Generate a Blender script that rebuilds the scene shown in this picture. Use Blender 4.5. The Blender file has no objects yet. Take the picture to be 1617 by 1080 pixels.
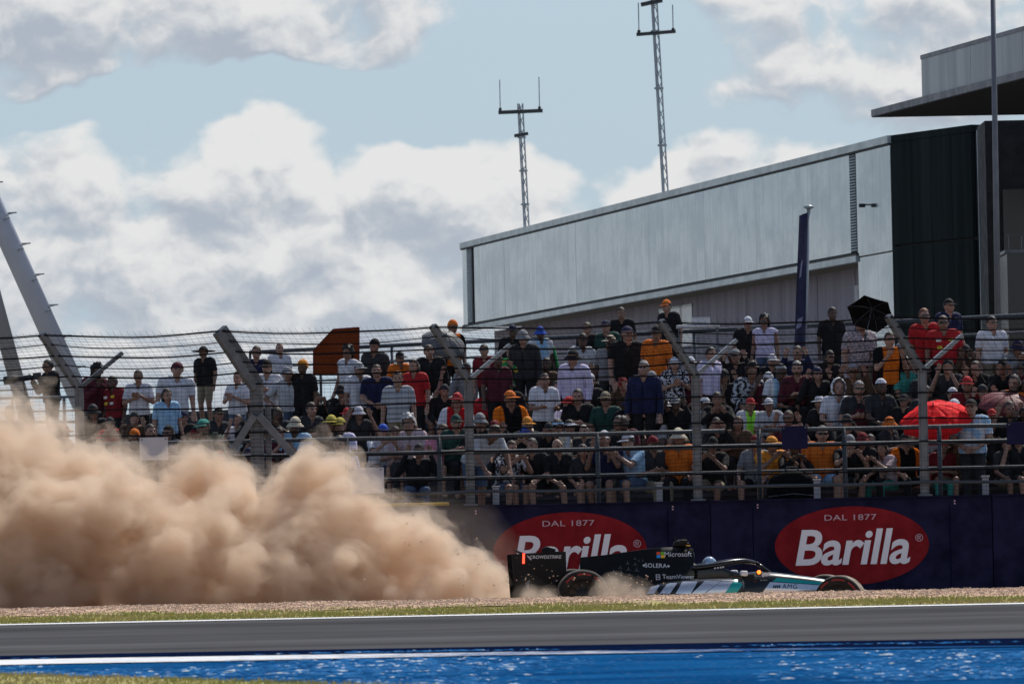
import bpy, bmesh, math, random
import numpy as np
from mathutils import Vector, Matrix, Euler, noise
from mathutils.bvhtree import BVHTree
S = bpy.context.scene
COL = S.collection
R = math.radians
random.seed(7)

# ------------------------------------------------------------------ camera
FPX, CAMZ = 9000.0, 0.9
PITCH, ROLL = math.atan(283/FPX), R(1.2)
FWD = Vector((0, math.cos(PITCH), math.sin(PITCH)))
R0, U0 = Vector((1, 0, 0)), Vector((0, -math.sin(PITCH), math.cos(PITCH)))
RT = R0*math.cos(ROLL) - U0*math.sin(ROLL)
UP = R0*math.sin(ROLL) + U0*math.cos(ROLL)
cam = bpy.data.objects.new('camera', bpy.data.cameras.new('camera'))
COL.objects.link(cam)
cam.matrix_world = Matrix(((RT.x, UP.x, -FWD.x, 0), (RT.y, UP.y, -FWD.y, 0), (RT.z, UP.z, -FWD.z, CAMZ), (0, 0, 0, 1)))
cam.data.sensor_width = 36
cam.data.lens = FPX/1617*36
cam.data.clip_start, cam.data.clip_end = 0.5, 6000
cam.data.dof.use_dof = True
cam.data.dof.focus_distance = 77.5
cam.data.dof.aperture_fstop = 10.0
S.camera = cam

def at(px, py, Y):
    """a point of the place seen at photo pixel (px, py), Y metres away"""
    d = RT*((px-808.5)/FPX) + UP*((540-py)/FPX) + FWD
    d = d*(Y/d.y)
    return Vector((d.x, Y, d.z+CAMZ))
def wx(px, Y): return (px-808.5)/FPX*Y
def hz(px): return 823-(px-808.5)*math.tan(ROLL)          # pixel row of the horizon

# ------------------------------------------------------------------ light
SUN_EL, SUN_AZ = R(52), R(28)        # azimuth measured from +Y towards +X
sd = Vector((math.sin(SUN_AZ)*math.cos(SUN_EL), math.cos(SUN_AZ)*math.cos(SUN_EL), math.sin(SUN_EL)))
sun = bpy.data.objects.new('sun', bpy.data.lights.new('sun', 'SUN'))
COL.objects.link(sun)
sun.data.energy = 4.0
sun.data.angle = R(0.55)
sun.data.color = (1.0, 0.95, 0.87)
sun.rotation_euler = sd.to_track_quat('Z', 'Y').to_euler()
S.view_settings.view_transform = 'Standard'
S.view_settings.look = 'None'
S.view_settings.gamma = 1
S.view_settings.exposure = 0.0
S.view_settings.use_curve_mapping = False
S.cycles.use_denoising = True
S.cycles.volume_bounces = 12
S.cycles.max_bounces = 14
S.cycles.volume_step_rate = .6
S.cycles.volume_max_steps = 256
S.cycles.transparent_max_bounces = 12

class X:
    """node socket with arithmetic"""
    nt = None
    def __init__(s, v): s.v = v
    @staticmethod
    def op(kind, *a, clamp=False):
        n = X.nt.nodes.new('ShaderNodeMath'); n.operation = kind; n.use_clamp = clamp
        for i, q in enumerate(a):
            if isinstance(q, X): X.nt.links.new(q.v, n.inputs[i])
            else: n.inputs[i].default_value = q
        return X(n.outputs[0])
    def __add__(s, o): return X.op('ADD', s, o)
    def __sub__(s, o): return X.op('SUBTRACT', s, o)
    def __mul__(s, o): return X.op('MULTIPLY', s, o)
    def __truediv__(s, o): return X.op('DIVIDE', s, o)
    def max(s, o): return X.op('MAXIMUM', s, o)
    def ramp(s, a, b, c=0.0, d=1.0, smooth=True):
        n = X.nt.nodes.new('ShaderNodeMapRange')
        n.interpolation_type = 'SMOOTHSTEP' if smooth else 'LINEAR'
        X.nt.links.new(s.v, n.inputs['Value'])
        for k, q in zip(('From Min', 'From Max', 'To Min', 'To Max'), (a, b, c, d)): n.inputs[k].default_value = q
        return X(n.outputs['Result'])
def mixc(f, a, b):
    n = X.nt.nodes.new('ShaderNodeMix'); n.data_type = 'RGBA'
    for i, q in ((0, f), (6, a), (7, b)):
        if isinstance(q, X): X.nt.links.new(q.v, n.inputs[i])
        elif i: n.inputs[i].default_value = tuple(q)+(1,)*(4-len(q))
        else: n.inputs[i].default_value = q
    return X(n.outputs[2])
def vop(kind, a, b):
    n = X.nt.nodes.new('ShaderNodeVectorMath'); n.operation = kind
    for i, q in enumerate((a, b)):
        if isinstance(q, X): X.nt.links.new(q.v, n.inputs[i])
        elif kind == 'SCALE' and i: n.inputs['Scale'].default_value = q
        else: n.inputs[i].default_value = q
    return X(n.outputs[0])
def nz(vec, scale, detail=5, rough=0.55, lac=2.0, col=False):
    n = X.nt.nodes.new('ShaderNodeTexNoise')
    X.nt.links.new(vec.v, n.inputs['Vector'])
    n.inputs['Scale'].default_value = scale; n.inputs['Detail'].default_value = detail
    n.inputs['Roughness'].default_value = rough; n.inputs['Lacunarity'].default_value = lac
    return X(n.outputs[1 if col else 0])

def build_world():
    w = bpy.data.worlds.new('World'); S.world = w; w.use_nodes = True
    nt = w.node_tree; X.nt = nt; nt.nodes.clear()
    out = nt.nodes.new('ShaderNodeOutputWorld'); bg = nt.nodes.new('ShaderNodeBackground')
    nt.links.new(bg.outputs[0], out.inputs[0])
    STR = 0.1
    bg.inputs['Strength'].default_value = STR
    sky = nt.nodes.new('ShaderNodeTexSky'); sky.sky_type = 'NISHITA'; sky.sun_disc = False
    sky.sun_elevation = SUN_EL; sky.sun_rotation = SUN_AZ
    sky.air_density = 1.0; sky.dust_density = 1.0; sky.ozone_density = 2.2
    tc = X(nt.nodes.new('ShaderNodeTexCoord').outputs['Generated'])
    sp = nt.nodes.new('ShaderNodeSeparateXYZ'); nt.links.new(tc.v, sp.inputs[0])
    x, y, z = (X(o) for o in sp.outputs)
    az = X.op('ARCTAN2', x, y)*FPX
    el = X.op('ARCSINE', z)*FPX
    px, py = az + 808.5, el*-1 + 823
    lw = nz(vop('MULTIPLY', tc, (1, 1, 1.4)), 24, 4, .55, col=True)
    ls = nt.nodes.new('ShaderNodeSeparateXYZ'); nt.links.new(lw.v, ls.inputs[0])
    px = px + (X(ls.outputs[0])-.5)*330; py = py + (X(ls.outputs[2])-.5)*230
    # cloud banks: (centre x, centre y, radius x, radius y, amount), in units of 1/9000 radian round the view axis
    banks = [(240, 10, 430, 120, .32), (500, 40, 300, 120, .30), (690, 95, 130, 60, .16), (90, 60, 260, 105, .26), (300, 95, 420, 45, .14), (40, 270, 180, 110, .28), (230, 290, 160, 90, .2), (420, 270, 140, 110, .32), (330, 360, 330, 130, .34), (120, 400, 340, 150, .30),
             (560, 440, 420, 120, .30), (670, 310, 140, 90, .30), (800, 350, 130, 90, .28), (700, 430, 330, 120, .3), (300, 520, 600, 110, .26),
             (1030, 300, 120, 80, .28), (1180, 260, 110, 60, .26), (1250, 300, 200, 90, .28), (1330, 130, 260, 110, .22), (1500, 80, 300, 140, .25), (1240, 30, 260, 70, .18), (1160, 120, 130, 60, .12)]
    gaps = [(330, 158, 420, 42, .30), (720, 180, 260, 60, .36), (900, 110, 200, 170, .36), (1130, 190, 240, 60, .14), (930, 240, 100, 70, .2)]
    def bias_at(px, py):
        def bump(b):
            u, v = (px-b[0])*(1/b[2]), (py-b[1])*(1/b[3])
            return (u*u+v*v).ramp(0.0, 1.5, b[4], 0.0)
        t = None
        for b in banks:
            q = bump(b); t = q if t is None else t.max(q)
        for b in gaps: t = t - bump(b)
        return t
    inside = X.op('ABSOLUTE', az).ramp(1100, 2600, 1, 0)*X.op('ABSOLUTE', el).ramp(900, 1900, 1, 0)
    rest = nz(vop('MULTIPLY', tc, (1, 1, 2.0)), 6.0, 3).ramp(.36, .62, -.12, .26) - z.ramp(.12, .5, 0, .20) + z.ramp(.0, .085, .16, -.02)  # unseen sky: cover thinned overhead to dim ambient, thickened low for facade reflections
    pv = vop('MULTIPLY', tc, (1.0, 1.0, 1.3))
    wv = vop('SCALE', vop('SUBTRACT', nz(pv, 70, 4, .55, col=True), (.5, .5, .5)), .010)
    pv = vop('ADD', pv, wv)
    def c_at(dx, dy, det):          # dx, dy in 1/9000 radian, up positive
        n = nz(vop('ADD', pv, (dx/FPX, 0, 1.3*dy/FPX)), 54, det, .50)
        b = bias_at(px+dx, py-dy)*inside + rest*(inside*-1+1)
        return n - .5 + b
    c0 = c_at(0, 0, 7); c1 = c_at(7, 18, 5); c2 = c_at(18, 60, 3)
    cover = c0.ramp(.015, .215)
    light = ((c0-c1)*2.9 + (c0-c2)*1.35 + .50).ramp(0.0, 1.0)
    k = 1/STR
    cl = mixc(light, (.42*k, .47*k, .545*k), (.79*k, .79*k, .785*k))
    skc = X(sky.outputs[0])
    low = z.ramp(0.0, .30, .92, .0)
    skc = mixc(low, skc, (.44*k, .565*k, .672*k))
    c = mixc(cover*.97, skc, cl)
    nt.links.new(c.v, bg.inputs['Color'])
build_world()

# ------------------------------------------------------------------ materials
MATS = {}
def mat(name, col, rough=.6, metal=0.0, spec=.5, var=0.0, vscale=3.0, bump=0.0, bscale=20.0, stretch=(1, 1, 1), coat=0.0, emit=None, estr=0.0, col2=None, trans=0.0):
    if name in MATS: return MATS[name]
    m = bpy.data.materials.new(name); m.use_nodes = True; MATS[name] = m
    nt = m.node_tree; X.nt = nt
    b = nt.nodes['Principled BSDF']
    b.inputs['Base Color'].default_value = tuple(col)+(1,)
    b.inputs['Roughness'].default_value = rough; b.inputs['Metallic'].default_value = metal
    b.inputs['Specular IOR Level'].default_value = spec
    b.inputs['Coat Weight'].default_value = coat; b.inputs['Coat Roughness'].default_value = .05
    b.inputs['Transmission Weight'].default_value = trans
    if spec <= .05: b.inputs['IOR'].default_value = 1.02
    if emit:
        b.inputs['Emission Color'].default_value = tuple(emit)+(1,); b.inputs['Emission Strength'].default_value = estr
    if var or bump or col2:
        tc = X(nt.nodes.new('ShaderNodeTexCoord').outputs['Object'])
        v = vop('MULTIPLY', tc, stretch)
        if var or col2:
            f = nz(v, vscale, 6, .6)
            c2 = col2 or tuple(c*(1-var) for c in col)
            c1 = col if col2 else tuple(min(1, c*(1+var)) for c in col)
            c = mixc(f.ramp(.32, .68), c1, c2)
            nt.links.new(c.v, b.inputs['Base Color'])
            nt.links.new((f.ramp(.3, .7, rough*.85, min(1, rough*1.15))).v, b.inputs['Roughness'])
        if bump:
            bn = nt.nodes.new('ShaderNodeBump'); bn.inputs['Strength'].default_value = bump; bn.inputs['Distance'].default_value = .02
            nt.links.new(nz(v, bscale, 4).v, bn.inputs['Height']); nt.links.new(bn.outputs[0], b.inputs['Normal'])
    return m

# ------------------------------------------------------------------ mesh building
class MB:
    def __init__(s): s.v = []; s.f = []; s.mi = []
    def add(s, vs, fs, mi=0):
        o = len(s.v); s.v += [tuple(q) for q in vs]; s.f += [tuple(i+o for i in f) for f in fs]; s.mi += [mi]*len(fs); return s
    def box(s, c, d, M=None, mi=0):
        x, y, z = (q/2 for q in d); vs = [Vector((i*x, j*y, k*z)) for i in (-1, 1) for j in (-1, 1) for k in (-1, 1)]
        if M is not None: vs = [M @ q for q in vs]
        vs = [q+Vector(c) for q in vs]
        return s.add(vs, [(0, 1, 3, 2), (4, 6, 7, 5), (0, 4, 5, 1), (2, 3, 7, 6), (0, 2, 6, 4), (1, 5, 7, 3)], mi)
    def tube(s, pts, r, n=8, mi=0, cap=True):
        pts = [Vector(p) for p in pts]; rs = r if isinstance(r, (list, tuple)) else [r]*len(pts)
        rings = []; ref = None
        for i, p in enumerate(pts):
            t = (pts[min(i+1, len(pts)-1)]-pts[max(i-1, 0)]).normalized()
            if ref is None: ref = t.orthogonal().normalized()
            a = (ref - t*ref.dot(t)).normalized(); ref = a; b = t.cross(a)
            rings.append([p+(a*math.cos(2*math.pi*k/n)+b*math.sin(2*math.pi*k/n))*rs[i] for k in range(n)])
        vs = [q for g in rings for q in g]; fs = []
        for i in range(len(pts)-1):
            for k in range(n): fs.append((i*n+k, i*n+(k+1) % n, (i+1)*n+(k+1) % n, (i+1)*n+k))
        if cap: fs += [tuple(range(n))[::-1], tuple(range((len(pts)-1)*n, len(pts)*n))]
        return s.add(vs, fs, mi)
    def loft(s, secs, mi=0, cap=True):
        n = len(secs[0]); vs = [q for g in secs for q in g]; fs = []
        for i in range(len(secs)-1):
            for k in range(n): fs.append((i*n+k, i*n+(k+1) % n, (i+1)*n+(k+1) % n, (i+1)*n+k))
        if cap: fs += [tuple(range(n))[::-1], tuple(range((len(secs)-1)*n, len(secs)*n))]
        return s.add(vs, fs, mi)
    def prism(s, poly, d, mi=0):
        """poly: 3-D points of one face; d: extrusion vector"""
        n = len(poly); d = Vector(d); vs = [Vector(p) for p in poly]+[Vector(p)+d for p in poly]
        fs = [tuple(range(n)), tuple(range(2*n-1, n-1, -1))]+[((k+1) % n, k, n+k, n+(k+1) % n) for k in range(n)]
        return s.add(vs, fs, mi)
    def lathe(s, prof, n=32, axis='Y', mi=0):
        vs = []; fs = []
        for r, h in prof:
            for k in range(n):
                a = 2*math.pi*k/n; c, q = r*math.cos(a), r*math.sin(a)
                vs.append((c, h, q) if axis == 'Y' else (c, q, h) if axis == 'Z' else (h, c, q))
        for i in range(len(prof)-1):
            for k in range(n): fs.append((i*n+k, i*n+(k+1) % n, (i+1)*n+(k+1) % n, (i+1)*n+k))
        return s.add(vs, fs, mi)
    def ell(s, c, r, M=None, nu=16, nv=10, mi=0):
        vs = []; fs = []
        for j in range(nv+1):
            t = math.pi*j/nv
            for k in range(nu):
                a = 2*math.pi*k/nu
                q = Vector((r[0]*math.sin(t)*math.cos(a), r[1]*math.sin(t)*math.sin(a), r[2]*math.cos(t)))
                if M is not None: q = M @ q
                vs.append(q+Vector(c))
        for j in range(nv):
            for k in range(nu): fs.append((j*nu+k, (j+1)*nu+k, (j+1)*nu+(k+1) % nu, j*nu+(k+1) % nu))
        return s.add(vs, fs, mi)
    def mesh(s, name, smooth=False, fix=True):
        me = bpy.data.meshes.new(name); me.from_pydata(s.v, [], s.f); me.update()
        if fix:
            bm = bmesh.new(); bm.from_mesh(me)
            bmesh.ops.remove_doubles(bm, verts=bm.verts, dist=1e-6)
            bmesh.ops.delete(bm, geom=[v for v in bm.verts if not v.link_faces], context='VERTS')
            bmesh.ops.recalc_face_normals(bm, faces=bm.faces); bm.to_mesh(me); bm.free()
        elif any(s.mi):
            me.polygons.foreach_set('material_index', s.mi)
        if smooth: me.polygons.foreach_set('use_smooth', [True]*len(me.polygons))
        return me
    def build(s, name, m=None, parent=None, smooth=False, fix=True, bevel=0):
        return obj(name, s.mesh(name, smooth, fix), m, parent, bevel)
def obj(name, me, m=None, parent=None, bevel=0):
    o = bpy.data.objects.new(name, me); COL.objects.link(o)
    if m is not None:
        ms = m if isinstance(m, (list, tuple)) else [m]
        if not me.materials:
            for _ in ms: me.materials.append(None)
        for i, q in enumerate(ms):
            o.material_slots[i].link = 'OBJECT'; o.material_slots[i].material = q
    if parent is not None: o.parent = parent
    if bevel:
        b = o.modifiers.new('edge', 'BEVEL'); b.width = bevel; b.segments = 2; b.limit_method = 'ANGLE'
    return o
def thing(name, label, cat, loc=(0, 0, 0), rot=None, group=None):
    o = bpy.data.objects.new(name, None); COL.objects.link(o); o.empty_display_size = .1
    o.location = loc
    if rot is not None: o.rotation_euler = rot
    return tag(o, label, cat, group)
def tag(o, label, cat, group=None):
    o['label'] = label; o['category'] = cat
    if group: o['group'] = group
    return o
def kind(o, k): o['kind'] = k; return o
def from_eval(tmp):
    dg = bpy.context.evaluated_depsgraph_get(); dg.update()
    me = bpy.data.meshes.new_from_object(tmp.evaluated_get(dg), depsgraph=dg)
    bpy.data.objects.remove(tmp); return me
def textmesh(body, size, shear=0.0, bold=0.0, spacing=1.0, ext=.002, align='CENTER'):
    cu = bpy.data.curves.new('t', 'FONT'); cu.body = body; cu.size = size; cu.shear = shear; cu.offset = bold*size
    cu.space_character = spacing; cu.extrude = ext; cu.align_x = align; cu.align_y = 'CENTER'; cu.resolution_u = 4
    t = bpy.data.objects.new('t', cu); COL.objects.link(t)
    me = from_eval(t); bpy.data.curves.remove(cu); return me
def remap(me, fn):
    for v in me.vertices: v.co = fn(v.co.copy())
    me.update(); return me
XZ = lambda ox, y, oz, sx=1, sz=1: (lambda c: Vector((ox+c.x*sx, y-c.z, oz+c.y*sz)))   # text plane facing -Y
# ================================================================== ground
def bedz(x): return -.53-.043*(max(-6, min(7, x))-.95)
def gz(x, y, rough=True):
    """height of the land: track level, grass rise, gravel crest, gravel bed"""
    if y < 56.0: z = 0
    elif y < 62: t = (y-56)/6; z = .045*t*t*(3-2*t)
    elif y < 73: t = (y-62)/11; t = t*t*(3-2*t); z = .045*(1-t)+bedz(x)*t
    else: z = bedz(x)
    if rough and 58 < y < 70:
        z += .022*noise.noise((x*1.7, y*.9, 0))+.012*noise.noise((x*6, y*3, 4))
    return z
def sheet(name, xs, ys, zf, m):
    vs = [(x, y, zf(x, y)) for y in ys for x in xs]; n = len(xs)
    fs = [(j*n+i, j*n+i+1, (j+1)*n+i+1, (j+1)*n+i) for j in range(len(ys)-1) for i in range(n-1)]
    o = MB().add(vs, fs).build(name, m, smooth=True, fix=False); return kind(o, 'structure')
def ar(a, b, n): return [a+(b-a)*i/n for i in range(n+1)]

def surf(name, build):
    m = bpy.data.materials.new(name); m.use_nodes = True; X.nt = m.node_tree; MATS[name] = m
    b = X.nt.nodes['Principled BSDF']; tc = X(X.nt.nodes.new('ShaderNodeTexCoord').outputs['Object'])
    build(b, tc); return m
def setc(b, c, rough=None, h=None, dist=.02, st=.6):
    X.nt.links.new(c.v, b.inputs['Base Color']); b.inputs['Specular IOR Level'].default_value = .03; b.inputs['IOR'].default_value = 1.02
    if rough is not None: b.inputs['Roughness'].default_value = rough
    if h is not None:
        bn = X.nt.nodes.new('ShaderNodeBump'); bn.inputs['Strength'].default_value = st; bn.inputs['Distance'].default_value = dist
        X.nt.links.new(h.v, bn.inputs['Height']); X.nt.links.new(bn.outputs[0], b.inputs['Normal'])
def m_asphalt(b, tc):
    fine = nz(tc, 60, 4, .7); lane = nz(vop('MULTIPLY', tc, (.02, 1, 1)), 1.6, 4, .6); big = nz(tc, .7, 4)
    band = nz(vop('MULTIPLY', tc, (.004, 1, 1)), .55, 2, .5)
    v = fine.ramp(.3, .7, -.012, .012, False)+lane.ramp(.3, .7, -.014, .014)+big.ramp(.3, .7, -.006, .006)+band.ramp(.35, .65, -.012, .012)
    sx = X.nt.nodes.new('ShaderNodeSeparateXYZ'); X.nt.links.new(tc.v, sx.inputs[0])
    yy = X(sx.outputs[1])+lane*.8
    rub = yy.ramp(51.2, 52.2)*yy.ramp(54.4, 53.4)+yy.ramp(46.6, 47.4, 0, .45)*yy.ramp(49.4, 48.4)
    g = v+.084-rub*.026
    c = mixc(g.ramp(0, .2, 0, 1, False), (.002, .002, .003), (.2, .2, .212))
    setc(b, c, .82, fine, .006, .5)
def m_blue(b, tc):
    st = nz(vop('MULTIPLY', tc, (.35, 1, 1)), 9, 6, .65); sp = nz(vop('MULTIPLY', tc, (.6, 1, 1)), 30, 3, .6); big = nz(vop('MULTIPLY', tc, (.3, 1, 1)), 1.3, 4, .6)
    c = mixc(big.ramp(.35, .65), (.003, .050, .16), (.009, .095, .265))
    c = mixc(st.ramp(.48, .70, 0, .72), c, (.004, .02, .07))
    c = mixc((sp+st*.35).ramp(.80, .90, 0, .7), c, (.22, .36, .48))
    setc(b, c, .75, st+sp*.6, .03, .8)
def m_worn_white(b, tc):
    st = nz(vop('MULTIPLY', tc, (.12, 1, 1)), 7, 6, .6); sp = nz(vop('MULTIPLY', tc, (.4, 1, 1)), 18, 4, .6)
    sx = X.nt.nodes.new('ShaderNodeSeparateXYZ'); X.nt.links.new(tc.v, sx.inputs[0])
    fade = X(sx.outputs[0]).ramp(-4.0, 4.2, -.06, .33, False)
    f = (st*.7+sp*.45+fade).ramp(.62, .76)
    setc(b, mixc(f, (.74, .75, .76), (.014, .07, .21)), .7, sp, .02, .5)
def m_grass(c1, c2, c3):
    def f(b, tc):
        a = nz(tc, 1.1, 5, .65); s = nz(vop('MULTIPLY', tc, (1, .5, 1)), 14, 4, .7)
        c = mixc(a.ramp(.35, .65), c1, c2); c = mixc(s.ramp(.5, .75, 0, .6), c, c3)
        setc(b, c, .9, s, .05, .8)
    return f
def m_gravel(b, tc):
    v = X.nt.nodes.new('ShaderNodeTexVoronoi'); v.inputs['Scale'].default_value = 24; X.nt.links.new(tc.v, v.inputs['Vector'])
    a = nz(tc, 1.4, 5, .6); s = nz(tc, 34, 3, .7)
    c = mixc(a.ramp(.3, .7), (.68, .475, .345), (.54, .375, .27)); c = mixc(s.ramp(.5, .75, 0, .5), c, (.2, .145, .11))
    setc(b, c, .95, X(v.outputs['Distance']), .03, .9)
surf('asphalt', m_asphalt); surf('blue_paint', m_blue); surf('worn_white_paint', m_worn_white); surf('gravel', m_gravel)
surf('field', m_grass((.17, .165, .15), (.22, .205, .18), (.10, .10, .085)))
surf('turf', m_grass((.36, .35, .125), (.47, .39, .19), (.22, .24, .08)))
mat('white_line', (.78, .78, .77), .6, var=.06, vscale=4)
mat('navy_paint', (.003, .008, .032), .9, spec=.03, var=.3, vscale=6)

def bl(x): return 40.9-.17*x-.018*x*x            # far edge of the blue paint
def wl(x): return bl(x)-2.25
XS = ar(-26, 26, 104)
sheet('ground', [-3000, -400, -60, -14]+ar(-12, 12, 48)+[14, 60, 400, 3000], [-40, 20]+ar(54, 76, 44)+[88, 130, 300, 900, 3500], lambda x, y: gz(x, y, False)-.03-(.02 if 56 < y < 76 else 0), MATS['field'])
sheet('track', [-400, -60]+XS+[60, 400], ar(28, 55.9, 8), lambda x, y: .0, MATS['asphalt'])
def strip(name, f0, f1, z, m, xs=XS, nj=2):
    vs = []; n = len(xs)
    for j in range(nj+1):
        for x in xs: vs.append((x, f0(x)+(f1(x)-f0(x))*j/nj, z))
    fs = [(j*n+i, j*n+i+1, (j+1)*n+i+1, (j+1)*n+i) for j in range(nj) for i in range(n-1)]
    return kind(MB().add(vs, fs).build(name, m, fix=False), 'structure')
XB = ar(-10, 10, 60)
strip('track_edge_line', lambda x: 55.1+.03*math.sin(x), lambda x: 55.74+.03*math.sin(x), .004, MATS['white_line'])
strip('painted_runoff', lambda x: 22, bl, .004, MATS['blue_paint'], XB)
strip('dark_paint_band', lambda x: bl(x)-2.1+.3*noise.noise((x*.7, 0, 0))-.15*noise.noise((x*2.9, 4, 0)), bl, .008, MATS['navy_paint'], XB)
strip('white_paint_band', lambda x: wl(x)-.62+.05*max(-4, min(4, x))-.16*noise.noise((x*.8, 3, 0)), lambda x: max(wl(x)-.45, wl(x)+.75-.15*max(0, x+3)+.12*noise.noise((x*.8, 9, 0))), .012, MATS['worn_white_paint'], XB)
def nearg(x): return 35.7-1.72*(x+3.2)+.3*noise.noise((x*2, 1, 0))
sheet('near_verge', ar(-9, 1.5, 42), ar(22, 36, 28), lambda x, y: .02 if y < nearg(x) else -.02, MATS['turf'])
sheet('grass_verge', XS, ar(55.75, 60, 20), lambda x, y: gz(x, y, False)+.008, MATS['turf'])
sheet('gravel_trap', ar(-12, 12, 240), ar(58.6, 70, 76)+ar(71, 88, 12), lambda x, y: gz(x, y)+.012+.03*min(0, (y-58.6-.35*noise.noise((x*.8, 0, 0)))), MATS['gravel'])

def blades(name, pts, hmin, hmax, m, w=.012):
    v = []; f = []
    for x, y, z in pts:
        a = random.uniform(0, math.pi); h = random.uniform(hmin, hmax); c, s = math.cos(a)*w, math.sin(a)*w
        lx, ly = random.uniform(-.6, .6)*h, random.uniform(-.6, .6)*h
        n = len(v); v += [(x-c, y-s, z), (x+c, y+s, z), (x+lx, y+ly, z+h)]; f.append((n, n+1, n+2))
    return kind(MB().add(v, f).build(name, m, fix=False), 'stuff')
def m_blade(b, tc):
    a = nz(tc, .9, 4, .6); s = nz(tc, 9, 3, .7)
    c = mixc(a.ramp(.4, .62), (.42, .40, .14), (.56, .46, .22)); c = mixc(s.ramp(.55, .8), c, (.22, .26, .07)); setc(b, c, .8)
surf('grass_blade', m_blade)
P = []
for _ in range(26000):
    x, y = random.uniform(-7, 7), random.uniform(55.8, 59.6)
    if noise.noise((x*.9, y*1.3, 2)) + random.uniform(-.5, .6) > (y-58.4)*.6: P.append((x, y, gz(x, y, False)))
blades('grass', P, .015, .05, MATS['grass_blade'])
P = []
while len(P) < 16000:
    x, y = random.uniform(-4.6, 1), random.uniform(29, 36)
    if y < nearg(x)-.05: P.append((x, y, .015))
blades('grass', P, .010, .032, MATS['grass_blade'], .006)
def pebbles(name, n, fn, m):
    v = []; f = []
    for _ in range(n):
        x, y, z, r = fn(); a = random.uniform(0, 6)
        q = [Vector((1, 0, 0)), Vector((0, 1, 0)), Vector((-1, 0, 0)), Vector((0, -1, 0)), Vector((0, 0, .7)), Vector((0, 0, -.7))]
        M = Euler((random.uniform(-.4, .4), random.uniform(-.4, .4), a)).to_matrix(); k = len(v)
        for t in q: t = (M @ t)*r*random.uniform(.7, 1.3); v.append((x+t.x, y+t.y, z+t.z))
        for i in range(4): f += [(k+i, k+(i+1) % 4, k+4), (k+(i+1) % 4, k+i, k+5)]
    return kind(MB().add(v, f).build(name, m, fix=False), 'stuff')
mat('pebble', (.72, .51, .365), .9, col2=(.40, .275, .19), vscale=16)
def pf():
    x, y = random.uniform(-7, 7), 58.7+5.5*random.random()**.8
    return x, y, gz(x, y)+.014, random.choice((.006, .008, .010, .013, .018))
pebbles('gravel_stones', 22000, pf, MATS['pebble'])

def m_fleck(b, tc):
    s = nz(tc, 7, 3, .6)
    c = mixc(s.ramp(.3, .6), (.008, .07, .22), (.04, .18, .42)); setc(b, mixc(s.ramp(.585, .65), c, (.6, .68, .72)), .8)  # the pale share paints sunlight caught on raised tips
surf('blue_sunlit_fleck', m_fleck)
def flecks(n, m):
    v = []; f = []
    while len(v) < n*5:
        x, y = random.uniform(-6, 6), random.uniform(30.5, 40.5)
        if y > bl(x)-.9 or y < nearg(x) or wl(x)-.8 < y < wl(x)+.9: continue
        if noise.noise((x*.6, y*.35, 5)) < random.uniform(-.3, .5): continue
        a = random.uniform(-.5, .5); w = random.choice((.014, .02, .03, .045, .07)); d = random.uniform(.01, .03); h = random.uniform(.003, .010); k = len(v)
        c, s = math.cos(a), math.sin(a)
        for ux, uy in ((-w, -d), (w, -d), (w, d), (-w, d)): v.append((x+ux*c-uy*s, y+ux*s+uy*c, .006))
        v.append((x+random.uniform(-w, w)*.4, y, .006+h)); f += [(k+i, k+(i+1) % 4, k+4) for i in range(4)]
    return kind(MB().add(v, f).build('sunlit_flecks', m, fix=False), 'stuff')
flecks(4000, MATS['blue_sunlit_fleck'])

# ================================================================== barrier wall with advertising
WY, WTOP, WBOT = 88.0, 1.135, -.75
mat('ad_navy', (.011, .012, .040), .75, spec=.1, var=.38, vscale=2.2, bump=.25, bscale=3)
mat('ad_red', (.20, .012, .017), .7, spec=.1, var=.2, vscale=3, bump=.2, bscale=3)
mat('ad_white', (.75, .78, .85), .5)
mat('ad_mauve', (.52, .36, .44), .5)
mat('concrete', (.3, .29, .28), .85, var=.2, vscale=4, bump=.3)
mat('yellow_rail', (.5, .3, .02), .5, var=.2)
wall = thing('barrier_wall', 'long navy trackside wall with red oval adverts behind the car', 'wall', (0, WY, 0))
PW = 445/FPX*WY
x0 = wx(1338, WY)
oval = MB(); NO = 56
def oval_mesh():
    p = [(1.19*math.cos(2*math.pi*k/NO), 0, .605*math.sin(2*math.pi*k/NO)) for k in range(NO)]
    return MB().prism(p, (0, .012, 0)).mesh('logo_oval')
om = oval_mesh()
bar_me = remap(textmesh('Barilla', .72, .2, .018, .96), XZ(-.02, -.018, -.05, 1.06, 1.06))
dal_me = remap(textmesh('DAL 1877', .125, 0, .0, 1.05), XZ(-.02, -.018, .43, 1.5, 1.0))
reg_me = remap(textmesh('®', .16), XZ(1.04, -.018, .09))
cop_me = MB().box((0, .09, WTOP+.012), (PW-.012, .26, .024)).mesh('coping')
pan_me = MB().box((0, .13, (WTOP+WBOT)/2), (PW-.012, .26, WTOP-WBOT)).mesh('panel')
for k in range(-4, 3):
    p = obj('panel', pan_me, MATS['ad_navy'], wall, .008); p.location = (x0+k*PW, 0, 0)
    o = obj('coping', cop_me, MATS['ad_navy'], p)
    o = obj('logo_oval', om, MATS['ad_red'], p); o.location = (0, -.006, .42)
    for n, me in (('brand_lettering', bar_me), ('date_lettering', dal_me), ('trademark_sign', reg_me)):
        o = obj(n, me, MATS['ad_white' if n == 'brand_lettering' else 'ad_mauve'], p); o.location = (0, 0, .42)
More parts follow.
